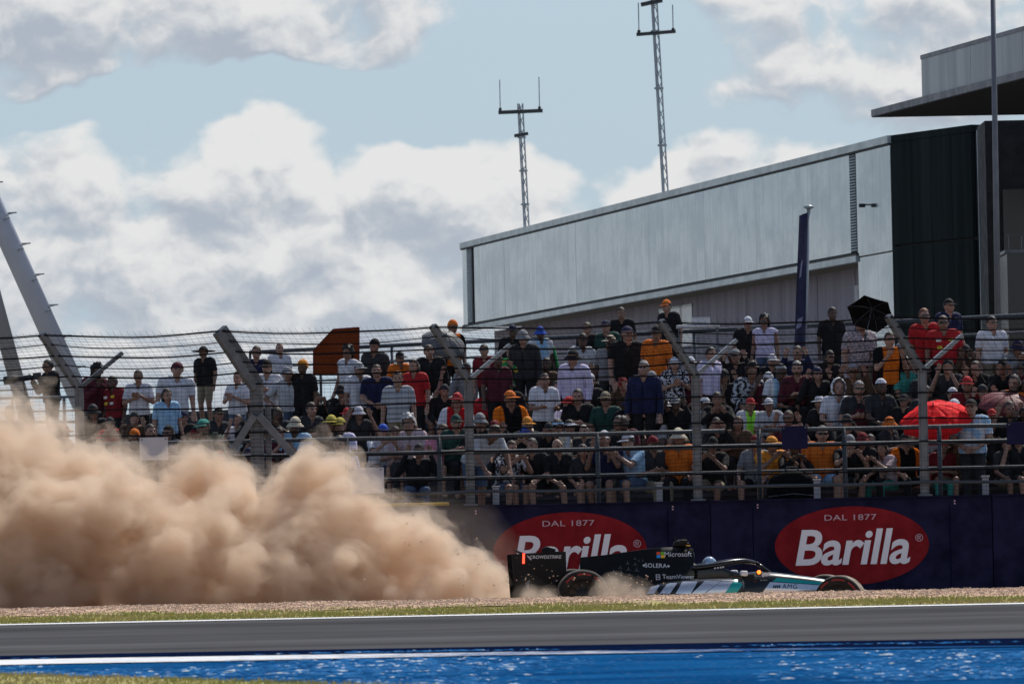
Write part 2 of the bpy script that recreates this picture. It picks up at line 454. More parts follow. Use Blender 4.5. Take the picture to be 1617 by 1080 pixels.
for k in range(-4, 3):
    for j in (-1, 1):
        MB().box((x0+k*PW+j*1.52, -.004, (WTOP-.5)/2-.05), (.012, .006, WTOP+.4)).build('seam', MATS['navy_paint'], wall)
        for zz in (WTOP-.06, WTOP-.1): MB().box((x0+k*PW+j*1.52+.08, -.006, zz), (.022, .01, .022)).build('tie', MATS['ad_mauve'], wall)
yr = MB().box((wx(645, WY+.1), .1, WTOP+.055), (1.15, .12, .055)).build('kerb_rail', MATS['yellow_rail'], wall, bevel=.01)

# ================================================================== debris fence
FY = 88.13
mat('galv', (.115, .13, .145), .6, .1, var=.18, vscale=5)
mat('galv_dark', (.12, .13, .145), .5, .3, var=.2, vscale=5)
mat('galv_sunlit', (.30, .33, .35), .5, .2, var=.15, vscale=5)  # paler copy of galv, sunlit look of the back arms put into the colour
mat('cable', (.012, .012, .014), .9, spec=.05)
mat('pipe', (.06, .07, .082), .55, .2, var=.15, vscale=3)
mat('sign_white', (.48, .49, .53), .6, var=.05)
mat('sign_navy', (.012, .013, .045), .8, spec=.1, var=.1)
fence = thing('debris_fence', 'tall wire debris fence with angled post tops above the navy wall', 'fence', (0, FY, 0))
ZP = 3.12
posts = [(123, .085, 'galv', 1.0), (403, .13, 'galv', 1.0), (738, .085, 'galv', 1), (1097, .085, 'galv', 1), (1455, .085, 'galv', 1), (-235, .085, 'galv', 1), (1813, .085, 'galv', 1)]
TIP = (-.52, -.35, .83)
for px, w, m, h in posts:
    x = wx(px, FY)
    wide = w > .1
    p = MB().box((x, 0, (WTOP+ZP)/2), (w*1.6, .1, ZP-WTOP)).build('post', MATS[m], fence, bevel=.01)
    MB().box((x, -.03, WTOP+.035), (w*2.6, .2, .03)).build('base_plate', MATS['galv_dark'], p)
    d = Vector(TIP); q = d.to_track_quat('Z', 'X').to_matrix()
    MB().box(Vector((x, 0, ZP-.03))+d*.5, (.1 if not wide else .24, .12, d.length+.05), q).build('overhang_arm', MATS['galv' if px > 600 else 'galv_dark'], fence, bevel=.01)
    d2 = Vector((.66, .3, .55)); q = d2.to_track_quat('Z', 'X').to_matrix()
    if not wide: MB().box(Vector((x, 0.02, ZP-.03))+d2*.5, (.06, .075, d2.length), q).build('back_arm', MATS['galv_sunlit' if px > 300 else 'galv'], fence, bevel=.008)
    else:
        for s in (-1, 1):
            a, b = Vector((x+s*.03, -.12, 2.62)), Vector((x+(.72 if s > 0 else -.56), -.12, 1.80))
            MB().box((a+b)/2, (.11, .05, (b-a).length), (b-a).to_track_quat('Z', 'X').to_matrix()).build('brace', MATS['galv'], fence, bevel=.006)
        MB().box((x+.17, .1, 1.95), (.09, .09, 1.7)).build('post', MATS['galv_dark'], fence, bevel=.01)
PXS = sorted(wx(p[0], FY) for p in posts)
def arm_pt(t): return (TIP[1]*t, ZP+TIP[2]*t)
def cable(y, z, r, sag, m, dx=0, seed=0):
    pts = []
    for a, b in zip(PXS[:-1], PXS[1:]):
        for i in range(8):
            t = i/8; pts.append((a+(b-a)*t+dx, y, z-sag*4*t*(1-t)+.006*math.sin(seed*3+t*9+a)))
    pts.append((PXS[-1]+dx, y, z))
    return MB().tube(pts, r, 5).build('cable', MATS[m], fence)
for i, t in enumerate((.96, .78, .58, .40, .2)):
    y, z = arm_pt(t); cable(y-.06, z, .013 if i % 2 == 0 else .009, .06+.02*(i % 2), 'cable', TIP[0]*t, i)
for i, z in enumerate((3.11, 2.76, 2.36, 1.565, 1.16)):
    cable(-.07, z, .012, .02, 'cable', 0, i+5)
cable(-.075, 1.37, .026, .012, 'pipe', 0, 11)
cable(-.08, 2.0, .012, .03, 'cable', 0, 13)
# woven wire: thin horizontal and vertical strands between the cables
mesh = MB()
def strand(pts, r=.0024):
    for a, b in zip(pts[:-1], pts[1:]):
        a, b = Vector(a), Vector(b); t = (b-a).normalized(); u = t.orthogonal().normalized()*r; w = t.cross(u)
        vs = [a+u, a-u*.5+w*.87, a-u*.5-w*.87, b+u, b-u*.5+w*.87, b-u*.5-w*.87]
        mesh.add(vs, [(0, 1, 4, 3), (1, 2, 5, 4), (2, 0, 3, 5)])
zlo = 1.2
def fp(s):      # s: metres up the fence; returns y, z, dx
    if s < ZP-zlo: return -.055, zlo+s, 0
    t = min(1, (s-(ZP-zlo))/1.0); y, z = arm_pt(t); return y-.05, z, TIP[0]*t
L = ZP-zlo+1.0
n = int(L/.062)
for i in range(n+1):
    s = i*.062; y, z, dx = fp(s)
    pts = []
    for a, b in zip(PXS[:-1], PXS[1:]):
        for k in range(5):
            t = k/5; pts.append((a+(b-a)*t+dx, y+.012*math.sin(a+7*t+s), z-(.04+.03*s/L)*4*t*(1-t)+.008*math.sin(i*1.7+t*8)))
    pts.append((PXS[-1]+dx, y, z)); strand(pts, .0026 if z > ZP else .0024)
xx = PXS[0]
while xx < PXS[-1]:
    ja = random.uniform(-.01, .01)
    strand([(xx, -.055, zlo), (xx+ja, -.055, ZP), (xx+ja+TIP[0], arm_pt(1)[0]-.05, arm_pt(1)[1])], .0018); xx += .1
kind(mesh.build('wire_mesh', MATS['cable'], fence, fix=False), 'stuff')

# pipe guard rail of the stand (its own thing, behind the fence)
rail = thing('guard_rail', 'grey pipe guard rail at the front of the stand behind the fence', 'railing', (0, 89.3, 0))
for z, r, xa, xb in ((2.24, .034, -6.6, 3.3), (2.24, .034, 3.9, 12), (2.0, .036, -12, 12), (1.6, .02, -12, 12)):
    MB().tube([(xa+(xb-xa)*i/10, 0, z+.004*math.sin(i*2.1)) for i in range(11)], r, 10).build('rail', MATS['pipe'], rail, smooth=True)
for px in (-60, 80, 330, 545, 690, 940, 1195, 1330, 1480, 1640):
    MB().tube([(wx(px, 89.3), 0, .85), (wx(px, 89.3), 0, 2.26)], .036, 10).build('post', MATS['pipe'], rail, smooth=True)
mat('post_white', (.38, .38, .4), .5, var=.1)
for i, px in enumerate((520, 778, 1036, 1285, 1551)):
    x = wx(px, 88.6); z1 = at(px, 769-(px-808)*.021, 88.6).z
    t = thing('marker_post', ('short white post on the wall top behind the dust', 'short white post right of the third fence post', 'short white post left of the fourth fence post', 'short white post beside the black bag', 'short white post right of the fifth fence post')[i], 'post', (x, 88.6, .9), group='short white posts along the wall top')
    MB().box((0, 0, (z1-.9)/2), (.1, .08, z1-.9)).build('shaft', MATS['post_white'], t, bevel=.01)
    MB().box((0, 0, z1-.9+.012), (.13, .11, .024)).build('cap', MATS['post_white'], t, bevel=.006)
def plate(x0, x1, y0, y1, m, label, Y=87.97):
    a, b = at(x0, y1, Y), at(x1, y0, Y); c = (a+b)/2
    t = thing('notice_board', label, 'sign', (c.x, Y, c.z-(b.z-a.z)/2), group='blank boards hung on the fence')
    h = b.z-a.z; w = b.x-a.x
    MB().box((0, 0, h/2), (w, .012, h)).build('board', MATS[m], t, bevel=.004)
    MB().box((0, .05, h*.5), (w*.9, .08, .03)).build('batten', MATS['galv'], t)
    for s in (-1, 1): MB().box((s*w*.42, -.009, h-.03), (.022, .012, .022)).build('clip', MATS['galv_dark'], t)
plate(221, 265, 690, 727, 'sign_white', 'pale grey blank board left of the braced fence post')
plate(553, 606, 738, 780, 'sign_white', 'pale grey blank board low between second and third fence posts')
plate(1235, 1275, 672, 709, 'sign_navy', 'navy blank board beside the man in the orange t-shirt')
plate(1590, 1640, 666, 702, 'sign_navy', 'navy blank board at the right edge of the fence')

# ================================================================== grandstand
def fan(r, px): return 91.0+1.0*r+(r/5)*17*max(0, min(1.15, (1617-px)/1292))
def fl(r): return .9+.4*r
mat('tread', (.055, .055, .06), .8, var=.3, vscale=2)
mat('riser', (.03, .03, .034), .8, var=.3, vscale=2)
stand = thing('grandstand', 'dark stepped spectator stand packed with people behind the fence', 'grandstand')
for r in range(7):
    def edge(rr, px): Y = fan(rr, px); return Vector((wx(px, Y), Y-.35, 0))
    pl, pr = 128, 1900
    a, b = edge(r, pl), edge(r, pr)
    c, d = (edge(r+1, pr), edge(r+1, pl)) if r < 6 else (b+Vector((0, 2.2, 0)), a+Vector((0, 2.2, 0)))
    if r == 0: a.y = b.y = 88.9
    z = fl(r)
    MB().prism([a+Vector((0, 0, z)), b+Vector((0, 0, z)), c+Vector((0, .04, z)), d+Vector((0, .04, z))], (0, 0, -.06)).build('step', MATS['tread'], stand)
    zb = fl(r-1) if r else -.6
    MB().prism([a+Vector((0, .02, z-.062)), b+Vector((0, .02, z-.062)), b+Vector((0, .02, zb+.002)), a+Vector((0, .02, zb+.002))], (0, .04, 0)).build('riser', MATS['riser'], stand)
# back railing along the top of the stand
br = thing('handrail', 'dark tube handrail along the top of the stand behind the crowd', 'railing')
P0, P1 = at(395, 560, 113.5), at(1900, 478, 99)
zr = at(1617, 493, 99.8).z
line = lambda t: Vector((P0.x+(P1.x-P0.x)*t, P0.y+(P1.y-P0.y)*t, zr))
for dz, r in ((0, .04), (-.3, .022), (-.62, .022)):
    MB().tube([line(i/12)+Vector((0, 0, dz)) for i in range(13)], r, 8).build('rail', MATS['pipe' if dz == 0 else 'galv_dark'], br, smooth=True)
for i in range(13):
    q = line(i/12); MB().tube([(q.x, q.y, fl(6)), (q.x, q.y, zr)], .028, 8).build('post', MATS['galv_dark'], br, smooth=True)
# ================================================================== pit building
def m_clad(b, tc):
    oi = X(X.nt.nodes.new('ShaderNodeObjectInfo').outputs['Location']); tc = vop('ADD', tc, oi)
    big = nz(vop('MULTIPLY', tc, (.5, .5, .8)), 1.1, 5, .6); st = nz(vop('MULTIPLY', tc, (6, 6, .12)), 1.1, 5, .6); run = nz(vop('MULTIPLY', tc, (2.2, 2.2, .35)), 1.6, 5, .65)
    c = mixc(big.ramp(.36, .64), (.30, .345, .375), (.46, .49, .505))  # broad blotches paint the look of reflected clouds into the colour
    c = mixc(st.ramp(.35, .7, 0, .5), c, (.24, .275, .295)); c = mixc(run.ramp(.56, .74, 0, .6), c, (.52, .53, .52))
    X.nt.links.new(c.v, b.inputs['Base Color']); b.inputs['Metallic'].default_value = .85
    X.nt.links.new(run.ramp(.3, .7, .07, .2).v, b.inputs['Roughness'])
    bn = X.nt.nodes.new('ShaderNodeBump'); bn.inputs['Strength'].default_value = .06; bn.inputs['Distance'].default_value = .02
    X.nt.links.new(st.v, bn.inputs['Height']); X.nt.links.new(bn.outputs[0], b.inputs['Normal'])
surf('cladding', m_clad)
mat('trim_metal', (.42, .47, .485), .35, .3, var=.08, vscale=2)
mat('joint_dark', (.03, .034, .036), .7)
mat('lower_grey', (.27, .25, .30), .7, .0, spec=.2, var=.1, vscale=.8, stretch=(3, 3, .2))
mat('green_black', (.010, .017, .018), .7, spec=.1, var=.2, vscale=.7, stretch=(3, 3, .1))
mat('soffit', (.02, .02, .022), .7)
mat('fascia', (.17, .17, .19), .5, .2, var=.1)
mat('parapet', (.33, .345, .37), .4, .2, var=.1, vscale=.8, stretch=(2, 2, .15))
mat('glass_dark', (.01, .01, .012), .15)
mat('window_pale', (.50, .52, .55), .2, var=.1)
mat('sign_red', (.55, .03, .03), .5)
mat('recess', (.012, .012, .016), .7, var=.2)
bld = thing('pit_building', 'long pale metal clad building with dark end and flat canopy roof', 'building', (10.1, 150, 0))
dB = Vector((-.2165, .976, 0)).normalized(); nB = Vector((-.976, -.2165, 0)).normalized()
MBld = Matrix((dB, nB, Vector((0, 0, 1)))).transposed()      # local: x along, y outward, z up
def bbox(name, t0, t1, n0, n1, z0, z1, m, parent=bld, me=None):
    c = dB*((t0+t1)/2)+nB*((n0+n1)/2)+Vector((0, 0, (z0+z1)/2))
    return MB().box(c, (t1-t0, n1-n0, z1-z0), MBld).build(name, MATS[m], parent)
ZT, ZB, LB = 10.85, 7.80, 54.4
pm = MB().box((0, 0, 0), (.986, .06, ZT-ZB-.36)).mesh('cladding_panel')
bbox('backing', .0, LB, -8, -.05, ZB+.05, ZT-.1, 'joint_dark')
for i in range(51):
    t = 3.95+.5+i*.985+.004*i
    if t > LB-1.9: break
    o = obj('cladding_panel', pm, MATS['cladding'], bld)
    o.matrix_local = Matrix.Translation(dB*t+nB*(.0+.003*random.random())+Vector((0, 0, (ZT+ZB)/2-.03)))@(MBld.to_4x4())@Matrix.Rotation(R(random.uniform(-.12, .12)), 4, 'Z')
for t0, t1 in ((3.34, 3.94), (LB-1.55, LB-.75)):
    lv = bbox('louvre', t0, t1, -.04, -.01, ZB+.15, ZT-.22, 'joint_dark')
    sm = MB().box((0, 0, 0), (t1-t0-.03, .05, .034), MBld @ Euler((R(30), 0, 0)).to_matrix()).mesh('slat')
    for k in range(34):
        o = obj('slat', sm, MATS['trim_metal'], lv); o.location = dB*((t0+t1)/2)+nB*.02+Vector((0, 0, ZB+.2+k*(ZT-ZB-.5)/33))
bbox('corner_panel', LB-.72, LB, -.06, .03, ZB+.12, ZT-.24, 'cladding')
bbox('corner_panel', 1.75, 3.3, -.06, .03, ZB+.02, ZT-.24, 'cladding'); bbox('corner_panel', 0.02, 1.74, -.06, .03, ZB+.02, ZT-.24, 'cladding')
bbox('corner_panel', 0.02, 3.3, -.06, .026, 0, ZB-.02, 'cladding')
bbox('roof_edge', 0, LB+.1, -8.2, .1, ZT-.2, ZT, 'trim_metal'); bbox('gutter_line', 0.01, LB+.08, -.05, .08, ZT-.25, ZT-.2, 'joint_dark')
bbox('lower_trim', 3.32, LB+.05, -.1, .09, ZB-.12, ZB+.05, 'trim_metal'); bbox('shadow_gap', 3.33, LB+.04, -.05, .07, ZB+.05, ZB+.12, 'joint_dark')
for i in range(26):
    t = 3.4+i*1.95
    bbox('lower_panel', t, t+1.93, -1.1, -1.02+.012*random.random(), 0, ZB-.125, 'lower_grey')
bbox('return_wall', 3.302, 3.36, -1.0, .02, 0, ZB-.13, 'lower_grey')
def t_of(px):
    u = (px-808.5)/FPX; return (10.1-u*150)/(u*.976+.2165)
for px in (1035, 1020, 1003):
    t = t_of(px); w = bbox('window', t-.75, t+.75, -1.0, -.985, 6.2, 7.4, 'window_pale'); bbox('window_frame', t-.8, t+.8, -.998, -.97, 7.4, 7.47, 'trim_metal', w)
t = t_of(1307); sg = bbox('wall_sign', t-.6, t+.6, -1.0, -.97, 6.3, 7.2, 'sign_white')
bbox('sign_band', t-.55, t+.55, -.968, -.962, 6.55, 6.75, 'sign_red', sg); bbox('sign_band', t-.25, t+.25, -.968, -.962, 6.85, 7.1, 'fascia', sg)
t = 2.2
cmr = thing('security_camera', 'small dark security camera on the pale building corner', 'camera', Vector((10.1, 150, 9.15))+dB*t+nB*.03)
MB().box(nB*.08, (.04, .16, .04), MBld).build('bracket', MATS['fascia'], cmr); MB().box(nB*.17+Vector((0, 0, -.02)), (.10, .17, .10), MBld).build('housing', MATS['joint_dark'], cmr, bevel=.02)
# dark green end wall, turning towards the track
E1 = Vector((1.82, -3.5, 0)); nE = Vector((E1.y, -E1.x, 0)).normalized()
for k in range(4):
    a, b = E1*(k/4+.002), E1*((k+1)/4-.002)
    for z0, z1 in ((0, 7.9), (7.96, ZT-.2)):
        MB().prism([a+Vector((0, 0, z0)), b+Vector((0, 0, z0)), b+Vector((0, 0, z1)), a+Vector((0, 0, z1))], -nE*.1).build('dark_panel', MATS['green_black'], bld)
MB().prism([Vector((0, 0, 0)), E1, E1+Vector((0, 0, ZT-.22)), Vector((0, 0, ZT-.22))], Vector((6, 3, 0))).build('dark_block', MATS['joint_dark'], bld).location = Vector((.13, .06, 0))
MB().prism([Vector((0, 0, ZT-.19)), E1*1.01+Vector((0, 0, ZT-.19)), E1*1.01+Vector((0, 0, ZT+.0)), Vector((0, 0, ZT+.0))], Vector((6, 3, 0))).build('roof_edge', MATS['green_black'], bld)
O = Vector((10.1, 150, 0))
def P3(px, py, Y): return at(px, py, Y)-O
# canopy slab
A = P3(1377, 186, 140); B = P3(1617, 125, 128.4); zS = A.z; B.z = zS
C = A+(B-A)*2.6; D = A+Vector((16, .6, 0)); 
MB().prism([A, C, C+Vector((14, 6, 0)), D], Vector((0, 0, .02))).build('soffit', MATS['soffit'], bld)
f = .17
MB().prism([A+Vector((-.02, 0, .02)), C+Vector((0, 0, .02)), C+Vector((14, 6, .02)), D+Vector((0, 0, .02))], Vector((0, 0, f))).build('canopy_roof', MATS['fascia'], bld)
dA = (B-A).normalized(); 
pa = A+(B-A)*.335+Vector((.05, .0, f+.03)); pb = C+Vector((.05, 0, f+.03))
zt = at(1448, 88, pa.y+150).z-pa.z-.0
npar = 7
for k in range(npar):
    a, b = pa+(pb-pa)*(k/npar)+dA*.01, pa+(pb-pa)*((k+1)/npar)-dA*.01
    MB().prism([a, b, b+Vector((0, 0, zt-.1)), a+Vector((0, 0, zt-.1))], Vector((.25, .12, 0))).build('parapet_panel', MATS['parapet'], bld)
MB().prism([pa+Vector((-.02, -.01, zt-.1)), pb+Vector((0, 0, zt-.1)), pb+Vector((0, 0, zt)), pa+Vector((-.02, -.01, zt))], Vector((.3, .15, 0))).build('coping', MATS['fascia'], bld)
MB().prism([pa+Vector((.02, .03, 0)), pa+Vector((10, 3, 0)), pa+Vector((10, 3, zt-.12)), pa+Vector((.02, .03, zt-.12))], Vector((0, .2, 0))).build('parapet_panel', MATS['parapet'], bld)
c0 = P3(1551, 300, 145.4)
MB().tube([(c0.x, c0.y, -O.z), (c0.x, c0.y, zS)], .11, 16).build('column', MATS['trim_metal'], bld, smooth=True)
a = P3(1559, 300, 141.5)
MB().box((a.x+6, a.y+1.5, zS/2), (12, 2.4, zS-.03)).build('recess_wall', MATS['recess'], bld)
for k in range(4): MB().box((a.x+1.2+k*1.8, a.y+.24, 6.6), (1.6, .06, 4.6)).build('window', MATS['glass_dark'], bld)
bx = P3(1590, 400, 133)
MB().box((bx.x+2, bx.y+1, bx.z/2), (4, 2, bx.z)).build('balcony', MATS['glass_dark'], bld)
MB().box((bx.x+2, bx.y+1, bx.z+.04), (4.1, 2.1, .08)).build('balcony_edge', MATS['fascia'], bld)
for k in range(10): MB().tube([(bx.x+.05+k*.3, bx.y, bx.z+.08), (bx.x+.05+k*.3, bx.y, bx.z+.42)], .012, 6).build('baluster', MATS['fascia'], bld)
MB().tube([(bx.x, bx.y, bx.z+.42), (bx.x+3.8, bx.y, bx.z+.42)], .018, 6).build('balcony_rail', MATS['fascia'], bld)

# ================================================================== masts, flag, lamp pole, steel legs
mat('mast_steel', (.34, .37, .40), .5, .3, var=.15, vscale=.5)
mat('mast_dark', (.04, .045, .05), .6)
def mast(label, base, top, Y, bars, whips):
    b, tp = at(*base, Y), at(*top, Y); ax = tp-b
    root = thing('antenna_mast', label, 'antenna', b, group='antenna masts on the building roof')
    ax2 = ax; r = .1
    z = ax2.normalized(); u = Vector((1, .2, 0)); u = (u-z*u.dot(z)).normalized(); w = z.cross(u)
    legs = [u*r*math.cos(a)+w*r*math.sin(a) for a in (R(90), R(210), R(330))]
    m = MB(); n = int(ax2.length/.42)
    for k in range(3): m.tube([legs[k], legs[k]+ax2], .026, 6)
    for i in range(n):
        for k in range(3): m.tube([legs[k]+ax2*(i/n), legs[(k+1) % 3]+ax2*((i+1)/n)], .016, 4)
    m.build('lattice', MATS['mast_steel'], root)
    for i in (1, 2, 3):
        MB().lathe([(.0, -.03), (.15, -.03), (.15, .03), (.0, .03)], 10, 'Z').build('collar', MATS['mast_steel'], root).location = ax2*(i/4.0)
    for (xa, ya, xb, yb, th) in bars:
        p, q = at(xa, ya, Y-.1)-b, at(xb, yb, Y-.1)-b
        MB().tube([p, q], th, 8).build('crossbar', MATS['mast_dark'], root)
    for (x, y0, y1) in whips:
        p, q = at(x, y0, Y-.1)-b, at(x-1, y1, Y-.1)-b
        MB().tube([p, p+(q-p)*.12], .05, 8).build('insulator', MATS['mast_dark'], root); MB().tube([p, q], .018, 6).build('whip_aerial', MATS['mast_steel'], root)
mast('short lattice antenna mast with one crossbar and two whip aerials on the roof', (832, 376), (821, 164), 199, [(787, 178, 857, 175, .07), (812, 215, 834, 211, .06)], [(790, 177, 126), (852, 175, 122)])
mast('tall lattice antenna mast with two crossbars reaching the top of the picture', (1051, 320), (1030, -40), 180, [(1005, 55, 1067, 50, .06), (1012, 8, 1046, 1, .07)], [(1009, 54, 5), (1063, 50, 8)])
mat('flag_navy', (.022, .022, .07), .7, var=.15)
mat('flag_print', (.25, .25, .36), .7)
fy = 103.0
fb = at(1270, 640, fy); fb.z = fl(6)
flag = thing('feather_flag', 'tall narrow navy flag on a capped pole behind the crowd', 'flag', fb)
top = at(1277, 328, fy)-fb
MB().tube([(0, .0, 0), top], .035, 8).build('pole', MATS['mast_steel'], flag, smooth=True)
MB().lathe([(0, .05), (.09, .03), (.1, 0), (.04, -.03), (0, -.03)], 12, 'Z').build('finial', MATS['trim_metal'], flag, smooth=True).location = top
def fpt(px, py, dy=0): return at(px, py, fy+dy)-fb
rows = []
for i in range(15):
    t = i/14; y = 338+t*235; xl, xr = 1262-t*9, 1275-t*4
    w = .05*math.sin(t*9)
    rows.append([fpt(xl, y+3*(1-t), -.03+w), fpt((xl+xr)/2, y, -.06-w), fpt(xr, y-2, -.045), fpt(xr, y-2, -.025), fpt((xl+xr)/2, y, -.04-w), fpt(xl, y+3*(1-t), -.015+w)])
cl = MB().loft(rows).build('banner', MATS['flag_navy'], flag, smooth=True)
for y0, y1, x0_, x1_ in ((410, 440, 1262, 1268), (500, 520, 1257, 1268)):
    MB().prism([fpt(x0_, y1, -.13), fpt(x1_-3, y1-4, -.13), fpt(x1_, y0, -.13), fpt(x0_+3, y0+4, -.13)], (0, .01, 0)).build('print', MATS['flag_print'], cl)
lb = at(1577, 600, 106); lb.z = fl(6)-.5
lp = thing('lamp_mast', 'tall thin grey steel mast rising out of the picture at right', 'mast', lb)
lt = at(1567, -60, 106)-lb
MB().tube([(0, 0, 0), lt*.5, lt], [.062, .055, .046], 12).build('shaft', MATS['fascia'], lp, smooth=True)
MB().lathe([(0, 0), (.2, 0), (.2, .04), (.075, .06), (.07, .5), (0, .5)], 12, 'Z').build('foot', MATS['galv_dark'], lp)
mat('leg_steel', (.50, .52, .60), .45, .1, var=.08, vscale=.7)
mat('leg_dark', (.30, .295, .31), .5, .1, var=.1, vscale=.7)
def pylon(label, a, b, Y, r, m, rungs):
    p, q = at(*a, Y), at(*b, Y); root = thing('leaning_steel_leg', label, 'steel leg', p, group='leaning tubular steel legs')
    ax = q-p
    MB().tube([(0, 0, 0), ax], r, 28).build('tube', MATS[m], root, smooth=True)
    MB().lathe([(0, -.05), (r*1.7, -.05), (r*1.7, .05), (0, .05)], 20, 'Z').build('foot_plate', MATS['leg_dark'], root)
    for (x, y, side) in rungs:
        s = at(x, y, Y)-p; k = s.dot(ax)/ax.dot(ax); c = ax*k
        dirv = Vector((1, 0, .02)) if side else Vector((.6, -.8, 0))
        sfc = c+dirv.normalized()*(r*(.98 if side else .95))
        m2 = MB().tube([sfc-dirv*.05, sfc+dirv*.22], .016, 6).tube([sfc+dirv*.22, sfc+dirv*.22+Vector((0, -.12, 0)), sfc+Vector((0, -.12, -.05))], .014, 6)
        m2.build('rung', MATS['leg_dark' if side else 'mast_steel'], root)
bY = 130
bx_ = at(131, 640, bY)
pylon('pale leaning tubular steel leg with step rungs at left', (158, 700), (-216, -130), bY, .24, 'leg_steel',
      [(17+21.6*k, 327+48.5*k, 1) for k in range(-7, 7)] + [(10+21.6*k, 399+48.5*k, 0) for k in range(-8, 5)])
pylon('dark leaning tubular steel leg at the left edge', (58, 720), (-170, -130), 133, .18, 'leg_dark', [])
# ================================================================== racing car
mat('car_black', (.004, .0045, .005), .25, 0, spec=.35, coat=.35, var=.3, vscale=2)
mat('car_matt', (.004, .0045, .005), .5, spec=.2, var=.3, vscale=3)
mat('carbon', (.004, .004, .0045), .5, spec=.25)
mat('car_silver', (.62, .64, .68), .16, .75, coat=.4)
mat('car_teal', (.0, .33, .31), .25, .2, coat=.6)
mat('car_white', (.62, .63, .66), .4)
mat('tyre', (.010, .0095, .009), .8, spec=.2, col2=(.03, .026, .022), vscale=7)
mat('tyre_worn', (.10, .085, .07), .9, col2=(.03, .027, .024), vscale=9)
mat('tyre_dust', (.34, .28, .22), .9, col2=(.13, .11, .09), vscale=9)
mat('rim_dark', (.02, .02, .021), .35, .5)
mat('tyre_red', (.22, .012, .012), .7)
mat('star_grey', (.12, .125, .13), .4, .3)
mat('lamp_amber', (1, .25, .03), .3, emit=(1.0, .16, .016), estr=3.2)
mat('lamp_red', (1, .05, .03), .3, emit=(1.0, .035, .015), estr=5)
mat('ms_red', (.75, .07, .015), .4); mat('ms_green', (.15, .42, .02), .4); mat('ms_blue', (.02, .30, .75), .4); mat('ms_yellow', (.8, .45, .02), .4)
YAW, NOSE = R(4), R(2.5)
CY = 79.9
c0 = at(919, 981, 79.1)
root_loc = Vector((c0.x-.056, CY, c0.z))
car = thing('racing_car', 'black and silver open-wheel racing car with teal stripes running through gravel', 'racing car', root_loc, Euler((0, NOSE, YAW), 'XYZ'))
CM = Matrix.LocRotScale(root_loc, Euler((0, NOSE, YAW), 'XYZ'), None); CI = CM.inverted()
def cpx(px, py, yl):
    """the point of the car's plane y = yl that stands at photo pixel (px, py)"""
    o = CI @ Vector((0, 0, CAMZ)); d = CI.to_3x3() @ (at(px, py, 80)-Vector((0, 0, CAMZ)))
    return o+d*((yl-o.y)/d.y)
def ring(x, w, z0, z1, yc=0, p=2.6, n=20):
    g = []
    for k in range(n):
        a = 2*math.pi*(k+.5)/n; c, s = math.cos(a), math.sin(a)
        g.append((x, yc+w*math.copysign(abs(c)**(2/p), c), (z0+z1)/2+(z1-z0)/2*math.copysign(abs(s)**(2/p), s)))
    return g
def smoothloft(keys, yfun=None, steps=5, p=2.6, n=20):
    """keys: (x, w, z0, z1[, yc]) with Catmull-Rom interpolation"""
    K = [k if len(k) == 5 else k+(0,) for k in keys]; out = []
    for i in range(len(K)-1):
        a, b, c, d = K[max(i-1, 0)], K[i], K[i+1], K[min(i+2, len(K)-1)]
        for s in range(steps):
            t = s/steps
            q = [.5*(2*b[j]+(c[j]-a[j])*t+(2*a[j]-5*b[j]+4*c[j]-d[j])*t*t+(3*b[j]-a[j]-3*c[j]+d[j])*t**3) for j in range(5)]
            out.append(ring(q[0], max(.005, q[1]), q[2], q[3], q[4], p, n))
    k = K[-1]; out.append(ring(k[0], k[1], k[2], k[3], k[4], p, n)); return out
mono = MB().loft(smoothloft([(1.5, .34, .1, .68), (2.0, .35, .1, .69), (2.35, .33, .11, .725), (2.62, .29, .13, .745), (3.0, .24, .17, .715), (3.5, .20, .22, .655), (4.0, .165, .22, .54), (4.4, .13, .2, .42), (4.68, .09, .18, .3)]))
body = mono.build('survival_cell', MATS['car_black'], car, smooth=True)
# engine cover: profile points per station from sill to spine
def cov(x, pts):
    L_ = [(x, -w, z) for w, z in pts]; R_ = [(x, w, z) for w, z in reversed(pts)]
    return L_+R_
st = [(.02, [(.13, .30), (.11, .45), (.075, .60), (.03, .74), (.016, .86), (.010, .885)]),
      (.35, [(.22, .26), (.20, .45), (.13, .62), (.06, .76), (.022, .89), (.012, .925)]),
      (.72, [(.34, .22), (.32, .46), (.23, .63), (.13, .78), (.055, .93), (.02, .985)]),
      (1.02, [(.43, .20), (.40, .48), (.30, .66), (.18, .82), (.10, .97), (.05, 1.035)]),
      (1.25, [(.47, .20), (.44, .50), (.33, .67), (.21, .84), (.14, .985), (.08, 1.055)]),
      (1.46, [(.49, .20), (.45, .52), (.34, .68), (.22, .84), (.155, .985), (.09, 1.062)]),
      (1.60, [(.49, .20), (.44, .52), (.32, .68), (.20, .82), (.145, .97), (.085, 1.045)])]
def lerp_st(st, steps=4):
    out = []
    for (xa, a), (xb, b) in zip(st[:-1], st[1:]):
        for s in range(steps):
            t = s/steps; out.append(cov(xa+(xb-xa)*t, [(p[0]+(q[0]-p[0])*t, p[1]+(q[1]-p[1])*t) for p, q in zip(a, b)]))
    out.append(cov(*st[-1])); return out
ecov = MB().loft(lerp_st(st)); obj_e = ecov.build('engine_cover', MATS['car_matt'], car, smooth=True)
obj_e.modifiers.new('edge', 'EDGE_SPLIT').split_angle = R(50)
MB().ell((1.60, 0, .91), (.03, .115, .10)).build('air_intake', MATS['carbon'], obj_e, smooth=True)
pods = []
